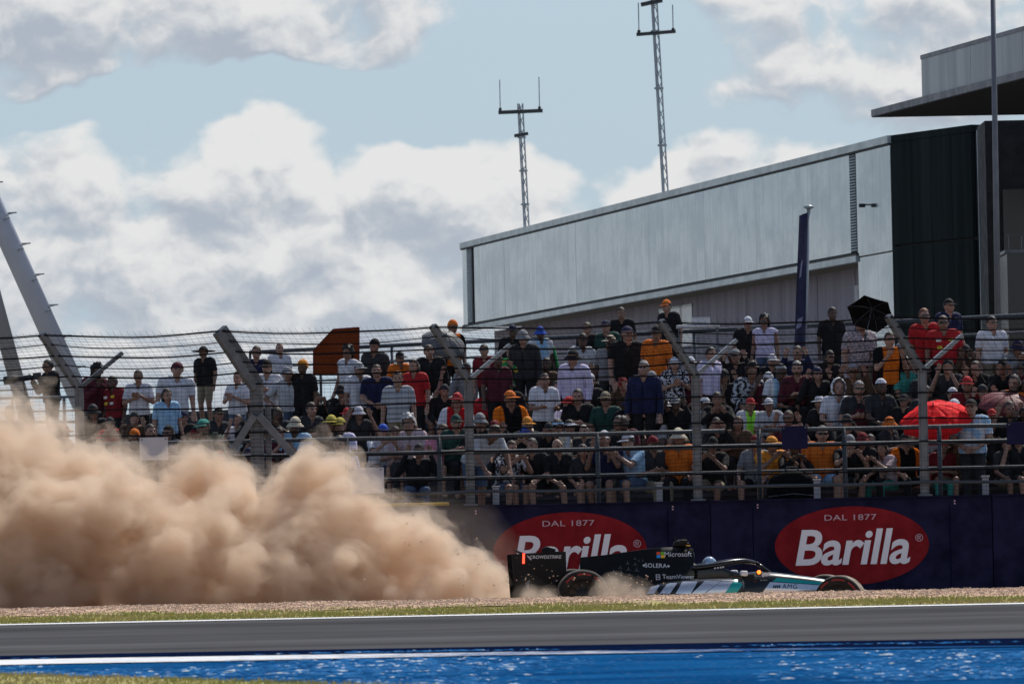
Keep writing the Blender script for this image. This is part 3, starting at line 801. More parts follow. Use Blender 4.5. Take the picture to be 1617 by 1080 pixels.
for s in (-1, 1):
    m = MB().loft(smoothloft([(.35, .09, .14, .34, s*.26), (.7, .17, .13, .44, s*.36), (1.1, .24, .13, .55, s*.46), (1.55, .27, .14, .62, s*.53), (1.95, .27, .2, .645, s*.56), (2.2, .24, .3, .635, s*.55), (2.26, .2, .36, .61, s*.54)], p=3))
    pods.append(m); o = m.build('sidepod', MATS['car_black'], car, smooth=True)
    MB().box((2.262, s*.54, .49), (.02, .3, .16)).build('inlet', MATS['carbon'], o, bevel=.008)
MB().prism([(-.1, -.5, .06), (.5, -.72, .06), (2.3, -.76, .06), (2.8, -.5, .06), (2.8, .5, .06), (2.3, .76, .06), (.5, .72, .06), (-.1, .5, .06)], (0, 0, .03)).build('floor', MATS['carbon'], car)
def bvh(*ms):
    v = []; f = []
    for m in ms:
        o = len(v); v += [Vector(q) for q in m.v]; f += [tuple(i+o for i in q) for q in m.f]
    return BVHTree.FromPolygons(v, f)
T_side = bvh(mono, ecov, *pods)
DV = (CI.to_3x3() @ FWD).normalized()
def onto(q, lift=.006):
    """press a flat decal point on to the near flank of the car"""
    h = T_side.ray_cast(Vector((q.x, -3, q.z)), Vector((0, 1, 0)))
    if h[0] is None: return Vector((q.x, q.y, q.z))
    return h[0]-Vector((0, lift, 0))
def decal(name, poly, m, lift=.006, parent=car, yl=-.5, n=6):
    """a four-sided print given by photo pixels (bl, br, tr, tl), pressed on to the flank"""
    q = [cpx(px, py, yl) for px, py in poly]; g = []
    for j in range(n+1):
        for i in range(n+1):
            u, v = i/n, j/n
            g.append(onto(q[0]*(1-u)*(1-v)+q[1]*u*(1-v)+q[2]*u*v+q[3]*(1-u)*v, lift))
    fs = [(j*(n+1)+i, j*(n+1)+i+1, (j+1)*(n+1)+i+1, (j+1)*(n+1)+i) for j in range(n) for i in range(n)]
    return MB().add(g, fs).build(name, MATS[m], parent, fix=False, smooth=True)
Z5 = lambda x, y: (960+x/5.99, 840+y/5.99)
for a, b, c, d, ya, yb in ((365, 432, 482, 415, 580, 498), (480, 575, 642, 555, 580, 478), (628, 768, 832, 690, 580, 463), (775, 890, 1050, 900, 580, 457), (900, 1082, 1172, 1062, 580, 452)):
    decal('silver_stripe', [Z5(a-6, ya), Z5(b-6, ya), Z5(d if False else c, yb), Z5(d, yb)], 'car_silver')
decal('teal_band', [Z5(1075, 580), Z5(1190, 580), Z5(1290, 445), Z5(1180, 448)], 'car_teal')
Z6 = lambda x, y: (1180+x/7.35, 860+y/7.35)
sp_ = decal('silver_panel', [Z6(165, 560), Z6(900, 560), Z6(880, 468), Z6(262, 430)], 'car_silver', .008, yl=-.25, n=14)
decal('teal_band', [Z6(290, 424), Z6(880, 462), Z6(905, 432), Z6(345, 380)], 'car_teal', .010, yl=-.25, n=14)
def carword(name, body, pxc, pyc, wpx, m, parent, slope=0.0, shear=0, bold=.003, yl=-.4, fixed=None, spacing=1.0, lift=.009):
    """lettering centred on photo pixel (pxc, pyc), wpx pixels long"""
    me = textmesh(body, 1, shear, bold, spacing, 0)
    xs = [v.co.x for v in me.vertices]; cx = (min(xs)+max(xs))/2; w = max(xs)-min(xs); k = wpx/w
    def fn(c):
        px, py = pxc+(c.x-cx)*k, pyc-(c.y*k)+(c.x-cx)*k*slope
        q = cpx(px, py, yl)
        return onto(q, lift) if fixed is None else Vector((q.x, fixed, q.z))
    remap(me, fn); return obj(name, me, MATS[m], parent)
carword('lettering', 'Microsoft', 1071, 875, 43, 'car_white', obj_e, -.01, bold=0, yl=-.15)
carword('lettering', 'SOLERA', 1036, 893, 34, 'car_white', obj_e, .02, bold=.006, yl=-.25, spacing=1.05)
carword('lettering', 'TeamViewer', 1071.5, 910.5, 51, 'car_white', obj_e, 0.0, bold=0, yl=-.35)
for i, (m, x, y) in enumerate((('ms_red', 1037, 871), ('ms_green', 1043.5, 871), ('ms_blue', 1037, 876), ('ms_yellow', 1043.5, 876))):
    decal('logo_square', [(x, y+4.6), (x+5.9, y+4.6), (x+5.9, y), (x, y)], m, .009, obj_e, -.15, 2)
for x, y in ((1017.5, 892.5), (1055.5, 893.5)):
    decal('emblem', [(x-2.2, y), (x, y+2.2), (x+2.2, y), (x, y-2.2)], 'car_white', .009, obj_e, -.25, 2)
# small framed double-arrow mark before the lettering
for a, b, c, d in ((1036, 906.5, 1042.5, 907.5), (1036, 914, 1042.5, 915), (1036, 906.5, 1037, 915), (1041.5, 906.5, 1042.5, 915), (1037.5, 910, 1041, 911.3)):
    decal('emblem', [(a, d), (c, d), (c, b), (a, b)], 'car_white', .009, obj_e, -.35, 2)
# three-pointed stars scattered over the cover
def star(px, py, r):
    pts = []
    for k in range(3):
        a = R(90+120*k); pts.append((a, r)); pts.append((a+R(60), r*.16))
    q = [onto(cpx(px+rr*math.cos(a), py-rr*math.sin(a), -.25), .008) for a, rr in pts]; c = onto(cpx(px, py, -.25), .009)
    MB().add([c]+q, [(0, i+1, (i+1) % 6+1) for i in range(6)]).build('star', MATS['star_grey'], obj_e, fix=False)
for x, y, r in ((300, 270, 18), (265, 250, 20), (335, 270, 18), (195, 295, 28), (265, 305, 27), (125, 335, 28), (200, 350, 32), (275, 360, 32), (60, 372, 28), (132, 385, 30), (205, 402, 24), (288, 418, 22), (135, 430, 16), (355, 432, 14)):
    px, py = Z5(x, y); star(px, py, r/5.99)
AM = carword('lettering', 'AMG', 1247, 925.8, 24, 'car_black', sp_, .03, .15, 0, yl=-.25, spacing=1.15, lift=.012)
for k in range(4):
    x = 1221+k*3.1; decal('bar', [(x-1.2, 928), (x+1.0, 928.2), (x+2.5, 923.6), (x+.3, 923.4)], 'car_black', .012, sp_, -.25, 2)
# cockpit rim, headrest, halo, mirrors, lamp
for s in (-1, 1):
    k = [(1.64, .04, .5, .79, s*.33), (1.8, .04, .55, .80, s*.34), (1.98, .035, .58, .79, s*.35), (2.12, .03, .6, .74, s*.34), (2.28, .02, .62, .71, s*.32)]
    MB().loft(smoothloft(k, p=3)).build('cockpit_rim', MATS['car_black'], car, smooth=True)
    arm = [(1.55, s*.36, .77), (1.72, s*.37, .79), (1.95, s*.35, .83), (2.15, s*.28, .872), (2.32, s*.17, .888), (2.44, s*.07, .875), (2.50, s*.0, .86)]
    MB().tube(arm, [.035, .04, .04, .038, .034, .03, .028], 10).build('halo', MATS['car_black'], car, smooth=True)
    mr = MB().box((2.26, s*.62, .715), (.10, .2, .075)).build('mirror', MATS['car_white'], car, bevel=.025)
    MB().tube([(2.26, s*.54, .70), (2.3, s*.33, .66)], .012, 6).build('mirror_stalk', MATS['carbon'], mr)
MB().tube([(2.50, 0, .862), (2.60, 0, .80), (2.70, 0, .725)], [.026, .022, .03], 10).build('halo', MATS['car_black'], car, smooth=True)
MB().box((2.0, 0, .60), (.9, .55, .2)).build('cockpit_tub', MATS['carbon'], car)
MB().loft(smoothloft([(1.46, .2, .55, .88), (1.58, .19, .6, .86), (1.66, .16, .62, .82)])).build('headrest', MATS['carbon'], car, smooth=True)
q = cpx(1198.5, 903, -.34)
l = MB().ell(q, (.030, .02, .028)).build('warning_lamp', MATS['lamp_amber'], car, smooth=True)
MB().box(q+Vector((0, .03, -.01)), (.08, .03, .07)).build('lamp_housing', MATS['carbon'], l)
MB().tube([q+Vector((0, .03, -.03)), (q.x+.02, -.28, .70)], .012, 6).build('lamp_stalk', MATS['carbon'], l)
for px_, py_, w in ((1205, 908, 4), (1210, 907, 3), (1214, 906, 3)):
    qq = cpx(px_, py_, -.30); MB().box(qq, (.03, .004, .045)).build('marking', MATS['car_white'], car)
for px_, py_, w in ((1129, 897, 3), (1133.5, 896.2, 3), (1138, 895.6, 3), (1142, 895, 2)):
    qq = cpx(px_, py_, -.415); MB().box(qq, (.024, .004, .022)).build('marking', MATS['car_white'], car)
# camera pod and aerials over the intake
tp = MB().loft(smoothloft([(1.33, .05, 1.06, 1.13), (1.42, .075, 1.05, 1.16), (1.54, .06, 1.06, 1.13)])).build('camera_pod', MATS['carbon'], car, smooth=True)
for s in (-1, 1): MB().box((1.45, s*.13, 1.135), (.10, .16, .06)).build('camera', MATS['carbon'], tp, bevel=.015)
MB().box((1.53, -.06, 1.085), (.06, .02, .016)).build('marking', MATS['ms_yellow'], tp)
for x, y, h in ((1.36, -.03, 1.21), (1.40, .04, 1.18), (1.44, 0, 1.17), (1.49, .05, 1.22), (1.52, -.04, 1.19)):
    MB().tube([(x, y, 1.1), (x-.01, y, h)], [.014, .006], 6).build('aerial', MATS['carbon'], tp)
# rear wing
EP = [(808, 876), (893.5, 870.5), (894.5, 903), (886, 913), (872, 937), (866, 962), (815, 962)]
for s in (-1, 1):
    ref = [cpx(px, py, -.5) for px, py in EP]
    MB().prism([(q.x, s*.5, q.z) for q in ref], (0, -s*.014, 0)).build('endplate', MATS['car_matt'], car)
def foil(x0, x1, z0, z1, th, w):
    n = 8; top = [(x0+(x1-x0)*i/n, z0+(z1-z0)*(i/n)**1.6+th*math.sin(math.pi*(i/n)**.7)) for i in range(n+1)]; bot = [(x0+(x1-x0)*i/n, z0+(z1-z0)*(i/n)**1.6-.004) for i in range(n, -1, -1)]
    return MB().prism([(x, -w, z) for x, z in top+bot], (0, 2*w, 0))
foil(-.2, -.62, .80, .86, .02, .485).build('main_plane', MATS['carbon'], car); foil(-.6, -.9, .87, .965, .012, .485).build('flap', MATS['carbon'], car)
foil(-.25, -.6, .48, .54, .015, .485).build('beam_wing', MATS['carbon'], car)
MB().box((-.35, 0, .65), (.12, .03, .5)).build('wing_pillar', MATS['carbon'], car)
MB().loft(smoothloft([(-.52, .03, .88, 1.0), (-.44, .04, .88, 1.03), (-.33, .03, .86, 1.0)])).build('actuator_pod', MATS['carbon'], car, smooth=True)
carword('lettering', 'CROWDSTRIKE', 861.5, 879.3, 50, 'car_white', car, -.012, .1, .008, yl=-.503, fixed=-.506)
for a, b, c in (((832, 876), (837, 880), (834, 880)), ((834, 879.5), (840, 884), (837, 883.5))):
    MB().add([(*(lambda q: (q.x, -.506, q.z))(cpx(x, y, -.505)),) for x, y in (a, b, c)], [(0, 1, 2)]).build('emblem', MATS['car_white'], car, fix=False)
q0, q1 = cpx(827, 889.5, -.5), cpx(826.5, 873.5, -.5)
MB().box(((q0.x+q1.x)/2, -.508, (q0.z+q1.z)/2), (.03, .012, q1.z-q0.z)).build('rear_light', MATS['lamp_red'], car)
q0 = cpx(829, 920, -.5); MB().prism([(q0.x, -.506, q0.z), (q0.x+.07, -.506, q0.z+.05), (q0.x+.05, -.506, q0.z-.1)], (0, -.002, 0)).build('marking', MATS['star_grey'], car)
# gearbox, rain light and diffuser
MB().loft(smoothloft([(-.55, .06, .28, .36), (-.2, .1, .22, .42), (.2, .16, .18, .5), (.6, .25, .15, .55)])).build('gearbox', MATS['carbon'], car, smooth=True)
MB().prism([(-.45, -.45, .12), (.3, -.5, .08), (.3, .5, .08), (-.45, .45, .12)], (0, 0, .12)).build('diffuser', MATS['carbon'], car)
# front wing
foil(4.35, 4.85, .1, .12, .03, .85).build('front_wing', MATS['carbon'], car); foil(4.28, 4.5, .14, .26, .012, .85).build('front_flap', MATS['car_silver'], car)
for s in (-1, 1): MB().prism([(4.2, s*.86, .08), (4.85, s*.86, .08), (4.8, s*.86, .2), (4.25, s*.86, .32)], (0, s*.012, 0)).build('front_endplate', MATS['car_black'], car)
# wheels
def wheel(x, s, hw, dusty):
    r = .36; t = thing_part('wheel', car, (x, s*.8, r))
    pr = [(.235, -hw), (.30, -hw-.006), (.335, -hw+.012), (.352, -hw+.04), (.36, -hw+.075), (.36, hw-.075), (.352, hw-.04), (.335, hw-.012), (.30, hw+.006), (.235, hw)]
    m = MB().lathe(pr[:4], 48); m2 = MB().lathe(pr[3:7], 48); m3 = MB().lathe(pr[6:], 48)
    ty = MB(); ty.v = []; 
    for q, mi in ((m, 0), (m2, 1), (m3, 0)): ty.add(q.v, q.f, mi)
    me = ty.mesh('tyre', True, False); bm = bmesh.new(); bm.from_mesh(me); bmesh.ops.remove_doubles(bm, verts=bm.verts, dist=1e-5); bmesh.ops.recalc_face_normals(bm, faces=bm.faces); bm.to_mesh(me); bm.free()
    o = bpy.data.objects.new('tyre', me); COL.objects.link(o); o.parent = t
    me.materials.append(MATS['tyre']); me.materials.append(MATS['tyre_dust' if dusty else 'tyre_worn'])
    rim = MB().lathe([(.0, hw*.62), (.08, hw*.66), (.10, hw*.58), (.20, hw*.72), (.232, hw*.97), (.238, hw), (.238, -hw), (.2, -hw*.7), (0, -hw*.6)], 40).build('rim', MATS['rim_dark'], t, smooth=True)
    if s < 0: rim.scale = (1, -1, 1)
    for k in range(10):
        a = R(36*k); MB().box((.15*math.cos(a), s*(hw*.70+.004), .15*math.sin(a)), (.13, .012, .03), Matrix.Rotation(-a, 3, 'Y')).build('spoke', MATS['carbon'], t)
    MB().lathe([(0, .03), (.03, .03), (.035, 0)], 12).build('wheel_nut', MATS['lamp_red' if False else 'galv'], t).location = (0, s*hw*.62-(0 if s > 0 else .03), 0)
    for a0, a1 in ((35, 62), (72, 108), (118, 145), (215, 242), (252, 288), (298, 325)):
        vs = []; fs = []
        for i in range(7):
            a = R(a0+(a1-a0)*i/6)
            for rr in (.287, .312): vs.append((rr*math.cos(a), s*(hw+.0075), rr*math.sin(a)))
            if i: fs.append((2*i-2, 2*i, 2*i+1, 2*i-1))
        if (a0 // 10) % 2: MB().add(vs, fs).build('sidewall_arc', MATS['tyre_red'], t, fix=False)
    return t
def thing_part(name, parent, loc):
    o = bpy.data.objects.new(name, None); COL.objects.link(o); o.parent = parent; o.location = loc; o.empty_display_size = .1; return o
for s in (-1, 1): wheel(0, s, .195, 0); wheel(3.6, s, .15, 1).rotation_euler = (0, 0, R(-22))
for s in (-1, 1):
    for x0_, x1_, z0, z1 in ((3.3, 3.55, .42, .48), (3.85, 3.65, .40, .48), (3.25, 3.55, .22, .24), (3.8, 3.65, .2, .24), (.5, .05, .4, .46), (.1, -.02, .42, .46), (.55, .05, .2, .24)):
        MB().tube([(x0_, s*.15, z0), (x1_, s*.68, z1)], .014, 6).build('suspension_arm', MATS['carbon'], car)
st_ = MB().tube([(2.33+.02*math.cos(a), .13*math.cos(a), .62+.08*math.sin(a)) for a in ar(0, 2*math.pi, 16)], .014, 6).build('steering_wheel', MATS['carbon'], car)

# ================================================================== dust thrown up behind the car
def dustmat(name, d, col, wisp=None):
    m = bpy.data.materials.new(name); m.use_nodes = True; nt = m.node_tree; nt.nodes.clear()
    o = nt.nodes.new('ShaderNodeOutputMaterial'); v = nt.nodes.new('ShaderNodeVolumePrincipled')
    v.inputs['Color'].default_value = col+(1,); v.inputs['Density'].default_value = d; v.inputs['Anisotropy'].default_value = .3
    if wisp:
        X.nt = nt; tc = X(nt.nodes.new('ShaderNodeTexCoord').outputs['Object'])
        f = nz(vop('MULTIPLY', tc, (.75, .8, 1.0)), wisp, 4, .62).ramp(.43, .58, 0, d)
        nt.links.new(f.v, v.inputs['Density']); m.cycles.volume_step_rate = 1.0
    nt.links.new(v.outputs[0], o.inputs['Volume']); return m
DCOL = (.895, .785, .66)
puffs = [(-100, 812, 145, 81.5), (5, 768, 96, 82), (75, 808, 108, 81), (150, 800, 76, 80.5), (183, 806, 66, 80), (110, 880, 110, 80), (232, 888, 76, 80), (10, 880, 120, 80),
         (322, 788, 72, 81), (355, 822, 56, 80.5), (300, 880, 85, 80), (398, 872, 60, 80.5), (380, 905, 70, 80), (497, 790, 66, 81), (490, 850, 90, 80.5), (470, 900, 80, 80), (560, 860, 72, 80.3),
         (590, 900, 70, 80), (640, 876, 58, 80), (690, 892, 50, 79.8), (735, 905, 42, 79.6), (775, 915, 34, 80.6), (803, 925, 24, 81.2), (260, 940, 90, 79.5), (560, 945, 70, 79.5), (700, 945, 50, 79.3), (60, 960, 100, 79.6), (425, 950, 80, 79.6), (795, 945, 26, 81)]
def puffmesh(ps, grow, vox, amp, seed):
    mb = MB()
    for i, (px, py, r, Y) in enumerate(ps):
        c = at(px, py, Y); rr = r/FPX*Y*grow
        k = len(mb.v); mb.ell(c, (rr, rr*.9, rr), None, 36, 24) if r > 30 else mb.ell(c, (rr, rr*.9, rr), None, 18, 12)
        for j in range(k, len(mb.v)):
            q = Vector(mb.v[j]); d = (q-c)
            n_ = noise.fractal((q.x*1.5+seed, q.y*1.5+i*.13, q.z*1.5), .65, 2.1, 6)*.7+abs(noise.noise((q.x*2.6, q.y*2.6+seed, q.z*2.6)))*.5+abs(noise.noise((q.x*6, q.y*6+seed, q.z*6)))*.30+noise.noise((q.x*13, q.y*13, q.z*13))*.12
            mb.v[j] = tuple(c+d*(1+amp*n_))
    me = mb.mesh('tmp'); t = bpy.data.objects.new('tmp', me); COL.objects.link(t)
    md = t.modifiers.new('r', 'REMESH'); md.mode = 'VOXEL'; md.voxel_size = vox
    sm = t.modifiers.new('s', 'SMOOTH'); sm.iterations = 3
    return from_eval(t)
rd = random.Random(5)
for px, py, r, Y in list(puffs):
    for k in range(9 if r > 40 else 3):
        a = rd.uniform(-.25, math.pi+.25); q = rd.uniform(.20, .42)
        puffs.append((px+math.cos(a)*r*(.95-q*.3), min(950, py-math.sin(a)*r*(.95-q*.3)), r*q, Y-rd.uniform(-.6, 1.0)*r/110))
LAY = [(1.15, .9, .8), (1.0, 1.9, .7), (.86, 3.0, .6), (.70, 1.6, .42), (.54, 2.4, .34)]
dust = None
for i, (g, d, amp) in enumerate(LAY):
    o = obj('dust_cloud' if i == 0 else 'dust_layer', puffmesh(puffs, g, .045, amp, i*.21), dustmat('dust%d' % i, d, DCOL, (2.4, 2.0, 1.5, None, None)[i]), dust)
    kind(o, 'stuff'); dust = dust or o
def ff():
    px, py = random.uniform(560, 1060), 0
    py = random.uniform(max(760, 905-(900-min(px, 900))*.38), 935)
    q = at(px, py, random.uniform(78.3, 79.6)); return q.x, q.y, q.z, random.choice((.006, .009, .012, .017))
pebbles('flying_gravel', 170, ff, MATS['pebble'])
w2 = [(836, 944, 16, 78.4), (862, 950, 18, 78.4), (952, 925, 12, 78.6), (968, 922, 15, 78.6), (985, 930, 14, 78.6), (1010, 938, 12, 78.6), (965, 945, 22, 78.6), (1000, 950, 20, 78.6)]
for i, (g, d) in enumerate(((1.55, .3), (1.25, .6), (1.0, .9), (.7, 1.6))):
    kind(obj('wheel_dust', puffmesh(w2, g, .02, .5, 3+i), dustmat('wdust%d' % i, d, DCOL)), 'stuff')
w3 = [(786, 875, 36, 81.2), (755, 850, 36, 80.8), (720, 830, 34, 80.6), (680, 815, 30, 80.3), (845, 945, 24, 78.7)]
for i, g in enumerate((1.2, .95, .7)): kind(obj('dust_veil', puffmesh(w3, g, .05, .8, 9), dustmat('veil%d' % i, .035, DCOL)), 'stuff')
# ================================================================== people
CLR = {'white': (.62, .62, .67), 'lilac': (.60, .55, .74), 'grey': (.24, .245, .26), 'pale grey': (.46, .47, .50), 'black': (.012, .012, .014), 'navy': (.014, .018, .06), 'red': (.42, .018, .022),
       'dark red': (.17, .01, .016), 'orange': (.66, .155, .018), 'amber': (.72, .27, .03), 'yellow': (.48, .40, .07), 'green': (.04, .27, .10), 'dark green': (.018, .06, .05), 'teal': (.05, .27, .22),
       'light blue': (.33, .52, .72), 'blue': (.03, .10, .5), 'pink': (.66, .25, .34), 'pale pink': (.52, .40, .43), 'maroon': (.09, .015, .025), 'khaki': (.24, .20, .14), 'beige': (.58, .50, .38),
       'neon green': (.35, .85, .08), 'brown': (.09, .055, .035), 'charcoal': (.03, .032, .036), 'denim': (.08, .12, .2), 'silver': (.55, .55, .57)}
def cloth(c):
    return mat('cloth_'+c.replace(' ', '_'), CLR[c], .85, spec=.25, var=.12, vscale=9, bump=.5, bscale=14)
def m_two(name, a, b, lim):
    def f(bs, tc):
        sx = X.nt.nodes.new('ShaderNodeSeparateXYZ'); X.nt.links.new(tc.v, sx.inputs[0])
        k = X.op('ABSOLUTE', X(sx.outputs[0])).ramp(lim-.01, lim+.01)
        setc(bs, mixc(k, CLR[a], CLR[b]), .85)
    return surf(name, f)
def m_pattern(name, a, b, sc):
    def f(bs, tc): setc(bs, mixc(nz(tc, sc, 2, .5).ramp(.47, .53), CLR[a], CLR[b]), .85)
    return surf(name, f)
def m_stripe(name, a, b):
    def f(bs, tc):
        sx = X.nt.nodes.new('ShaderNodeSeparateXYZ'); X.nt.links.new(tc.v, sx.inputs[0])
        setc(bs, mixc(X.op('SINE', X(sx.outputs[2])*75.).ramp(.3, .5), CLR[a], CLR[b]), .85)
    return surf(name, f)
SPECIAL = {'black and orange': m_two('cloth_black_orange', 'black', 'orange', .14), 'white and neon green': m_two('cloth_white_neon', 'neon green', 'white', .09),
           'floral black': m_pattern('cloth_floral', 'black', 'white', 26), 'patterned grey': m_pattern('cloth_patterned', 'charcoal', 'pale grey', 18),
           'yellow and green': m_pattern('cloth_yellow_green', 'yellow', 'green', 5), 'striped grey': m_stripe('cloth_striped', 'pale grey', 'grey'), 'orange and black': m_two('cloth_orange_black', 'orange', 'black', .13),
           'white and blue': m_two('cloth_white_blue', 'light blue', 'white', .12), 'red and white': m_two('cloth_red_white', 'red', 'white', .15), 'pink checked': m_pattern('cloth_pink_checked', 'pale pink', 'grey', 30),
           'light blue printed': m_pattern('cloth_blue_print', 'light blue', 'white', 9)}
def fabric(c): return SPECIAL[c] if c in SPECIAL else cloth(c)
SKIN = [mat('skin_light', (.38, .215, .155), .55, var=.08, vscale=6), mat('skin_tan', (.27, .145, .10), .55, var=.08, vscale=6), mat('skin_brown', (.10, .052, .035), .55, var=.08, vscale=6)]
EYE = mat('eye_dark', (.035, .022, .018), .4); LIP = mat('lip', (.27, .11, .09), .5)
HAIRC = {'black': (.008, .007, .007), 'brown': (.04, .022, .012), 'dark': (.018, .012, .009), 'blond': (.28, .19, .09), 'grey': (.25, .25, .25), 'white': (.52, .51, .5), 'red': (.16, .045, .015)}
def hairm(c): return mat('hair_'+c, HAIRC[c], .6, var=.3, vscale=30, bump=.6, bscale=40)
LENS = mat('sunglass', (.006, .006, .007), .12); SHOE = mat('shoe', (.2, .2, .21), .6, var=.3)

def capsule(mb, p0, p1, r0, r1, n=12):
    p0, p1 = Vector(p0), Vector(p1); t = (p1-p0); L_ = t.length; t.normalize(); u = t.orthogonal().normalized(); w = t.cross(u)
    rings = []
    for k in range(1, 4): a = R(90*k/4); rings.append((p0-t*r0*math.cos(a), r0*math.sin(a)))
    rings.append((p0, r0)); rings.append((p1, r1))
    for k in range(3, 0, -1): a = R(90*k/4); rings.append((p1+t*r1*math.cos(a), r1*math.sin(a)))
    vs = [c+(u*math.cos(2*math.pi*i/n)+w*math.sin(2*math.pi*i/n))*r for c, r in rings for i in range(n)]
    m = len(rings); fs = [(j*n+i, j*n+(i+1) % n, (j+1)*n+(i+1) % n, (j+1)*n+i) for j in range(m-1) for i in range(n)]
    b = len(vs); vs += [p0-t*r0, p1+t*r1]
    fs += [(b, (i+1) % n, i) for i in range(n)]+[(b+1, (m-1)*n+i, (m-1)*n+(i+1) % n) for i in range(n)]
    mb.add(vs, fs)

def skeleton(pose):
    """returns prims [(p0, p1, r0, r1, label)] and the head frame; the figure faces -Y, feet on z = 0"""
    seated = pose.startswith('T') or pose == 'DRIVE'
    P = []
    lean = {'TL': .30, 'SL': .12, 'SB': .85, 'TP': .10, 'DRIVE': -.45}.get(pose, .03 if not seated else .06)
    hipz = .52 if seated else .93
    hip = Vector((0, 0, hipz)); Rm = Matrix.Rotation(lean, 3, 'X')                 # +X rotation leans towards -Y
    def U(x, y, z): return hip + Rm @ Vector((x, y, z))
    for s in (-1, 1):
        P.append((U(s*.075, 0, .0), U(s*.06, -.01, .16), .105, .098, 'pelvis'))
        P.append((U(s*.06, -.01, .16), U(s*.085, -.005, .36), .098, .108, 'torso'))
        P.append((U(s*.085, -.005, .36), U(s*.135, 0, .465), .108, .068, 'torso'))
        P.append((U(s*.03, 0, .48), U(s*.175, .0, .465), .055, .055, 'torso'))
    P.append((U(0, .0, .46), U(0, -.015, .58), .060, .055, 'neck'))
    tilt = {'TL': .1, 'SB': .2, 'SN': -.25, 'SF': -.12}.get(pose, 0)
    hc = U(0, -.015, .57)+Vector((0, -.02, .086))
    if pose == 'SB': hc = U(0, -.03, .66)
    HM = Matrix.Rotation((lean*.3 if pose != 'SB' else .7)+(-tilt if pose in ('SN', 'SF') else 0)*-1, 3, 'X')
    # legs
    for s in (-1, 1):
        if seated:
            if pose == 'DRIVE': knee = Vector((s*.11, -.46, .62)); ank = Vector((s*.1, -.86, .50)); h0 = Vector((s*.085, 0, .52))
            else:
                sp = .16 if pose != 'TC' else .11
                h0 = Vector((s*.09, 0, hipz-.01)); knee = Vector((s*sp, -.43, .52)); ank = Vector((s*(sp-.01), -.40-.06*s*(pose == 'TP'), .085))
        else:
            sp = .10+.03*(pose in ('SH', 'SL')); h0 = Vector((s*.09, 0, hipz-.02)); knee = Vector((s*sp, -.03, .50)); ank = Vector((s*sp, .02, .09))
        P.append((h0, knee, .088, .058, 'thigh')); P.append((knee, ank, .057, .040, 'shin'))
        P.append((ank+Vector((0, .02, -.035)), ank+Vector((s*.02, -.15, -.05)), .04, .036, 'foot'))
    # arms: elbow and wrist given relative to the shoulder, mirrored by side
    A = {'S': ((.05, .03, -.28), (.07, -.05, -.52)), 'SC': ((.07, -.06, -.27), (-.12, -.24, -.20)), 'SH': ((.20, .07, -.23), (.06, -.06, -.40)), 'SP': ((.05, -.12, -.26), (-.08, -.30, -.06)),
         'SF': ((.06, -.02, -.28), (-.12, -.19, -.42)), 'SL': ((.12, -.10, -.26), (.10, -.30, -.40)), 'SB': ((.04, -.12, -.26), (.0, -.24, -.46)), 'SN': ((.05, -.05, -.28), (-.06, -.25, -.26)),
         'SS': ((.05, .03, -.28), (.07, -.05, -.52)), 'SU': ((.22, -.04, .10), (.10, -.06, .33)),
         'T': ((.07, -.09, -.26), (.02, -.32, -.36)), 'TP': ((.05, -.20, -.20), (-.09, -.26, .10)), 'TU': ((.25, -.06, .05), (.02, -.05, .22)), 'TL': ((.06, -.26, -.17), (-.09, -.36, -.02)), 'TC': ((.08, -.05, -.27), (-.11, -.24, -.22)),
         'TR': ((.07, -.09, -.26), (.02, -.32, -.36)), 'TH': ((.16, -.10, -.20), (.0, -.10, .16)), 'DRIVE': ((.06, -.17, -.22), (-.04, -.42, -.18))}
    for s in (-1, 1):
        sh = U(s*.195, .0, .452)
        e, w = A[pose]
        if pose == 'SS' and s > 0: e, w = (.20, -.14, -.10), (-.10, -.20, .19)
        if pose == 'TR' and s > 0: e, w = (.16, -.03, .22), (.20, -.06, .46)
        if pose == 'SU' and s < 0: e, w = (.05, .03, -.28), (.07, -.05, -.52)
        if pose == 'SC' and s > 0: w = (-.14, -.27, -.15)
        E = sh+Vector((s*e[0], e[1], e[2])); W = sh+Vector((s*w[0], w[1], w[2]))
        P.append((sh, E, .054, .043, 'uparm')); P.append((E, W, .042, .028, 'farm'))
        d = (W-E).normalized()
        if pose in ('SC', 'TC', 'SF'): d = (d+Vector((-s*.8, 0, 0))).normalized()
        if pose in ('TP', 'SP', 'TU', 'TH', 'SS'): d = (d+Vector((0, 0, .6))).normalized()
        side = d.cross(Vector((0, 1, .3))).normalized(); palm = W+d*.075
        for k in (-1, 1): P.append((W+side*k*.012, palm+side*k*.022, .022, .02, 'hand'))
        nrm = d.cross(side).normalized(); cv = nrm*(-.03 if nrm.y > 0 else .03)
        for k, ln in ((-1.5, .065), (-.5, .08), (.5, .085), (1.5, .07)):
            b = palm+side*k*.02; mid = b+d*ln*.55+side*k*.005; P.append((b, mid, .0115, .0105, 'hand')); P.append((mid, mid+d*ln*.42+cv*.6, .0105, .009, 'hand'))
        P.append((W+side*s*-.03+d*.02, W+side*s*-.062+d*.062, .014, .011, 'hand'))
    return P, hc, HM

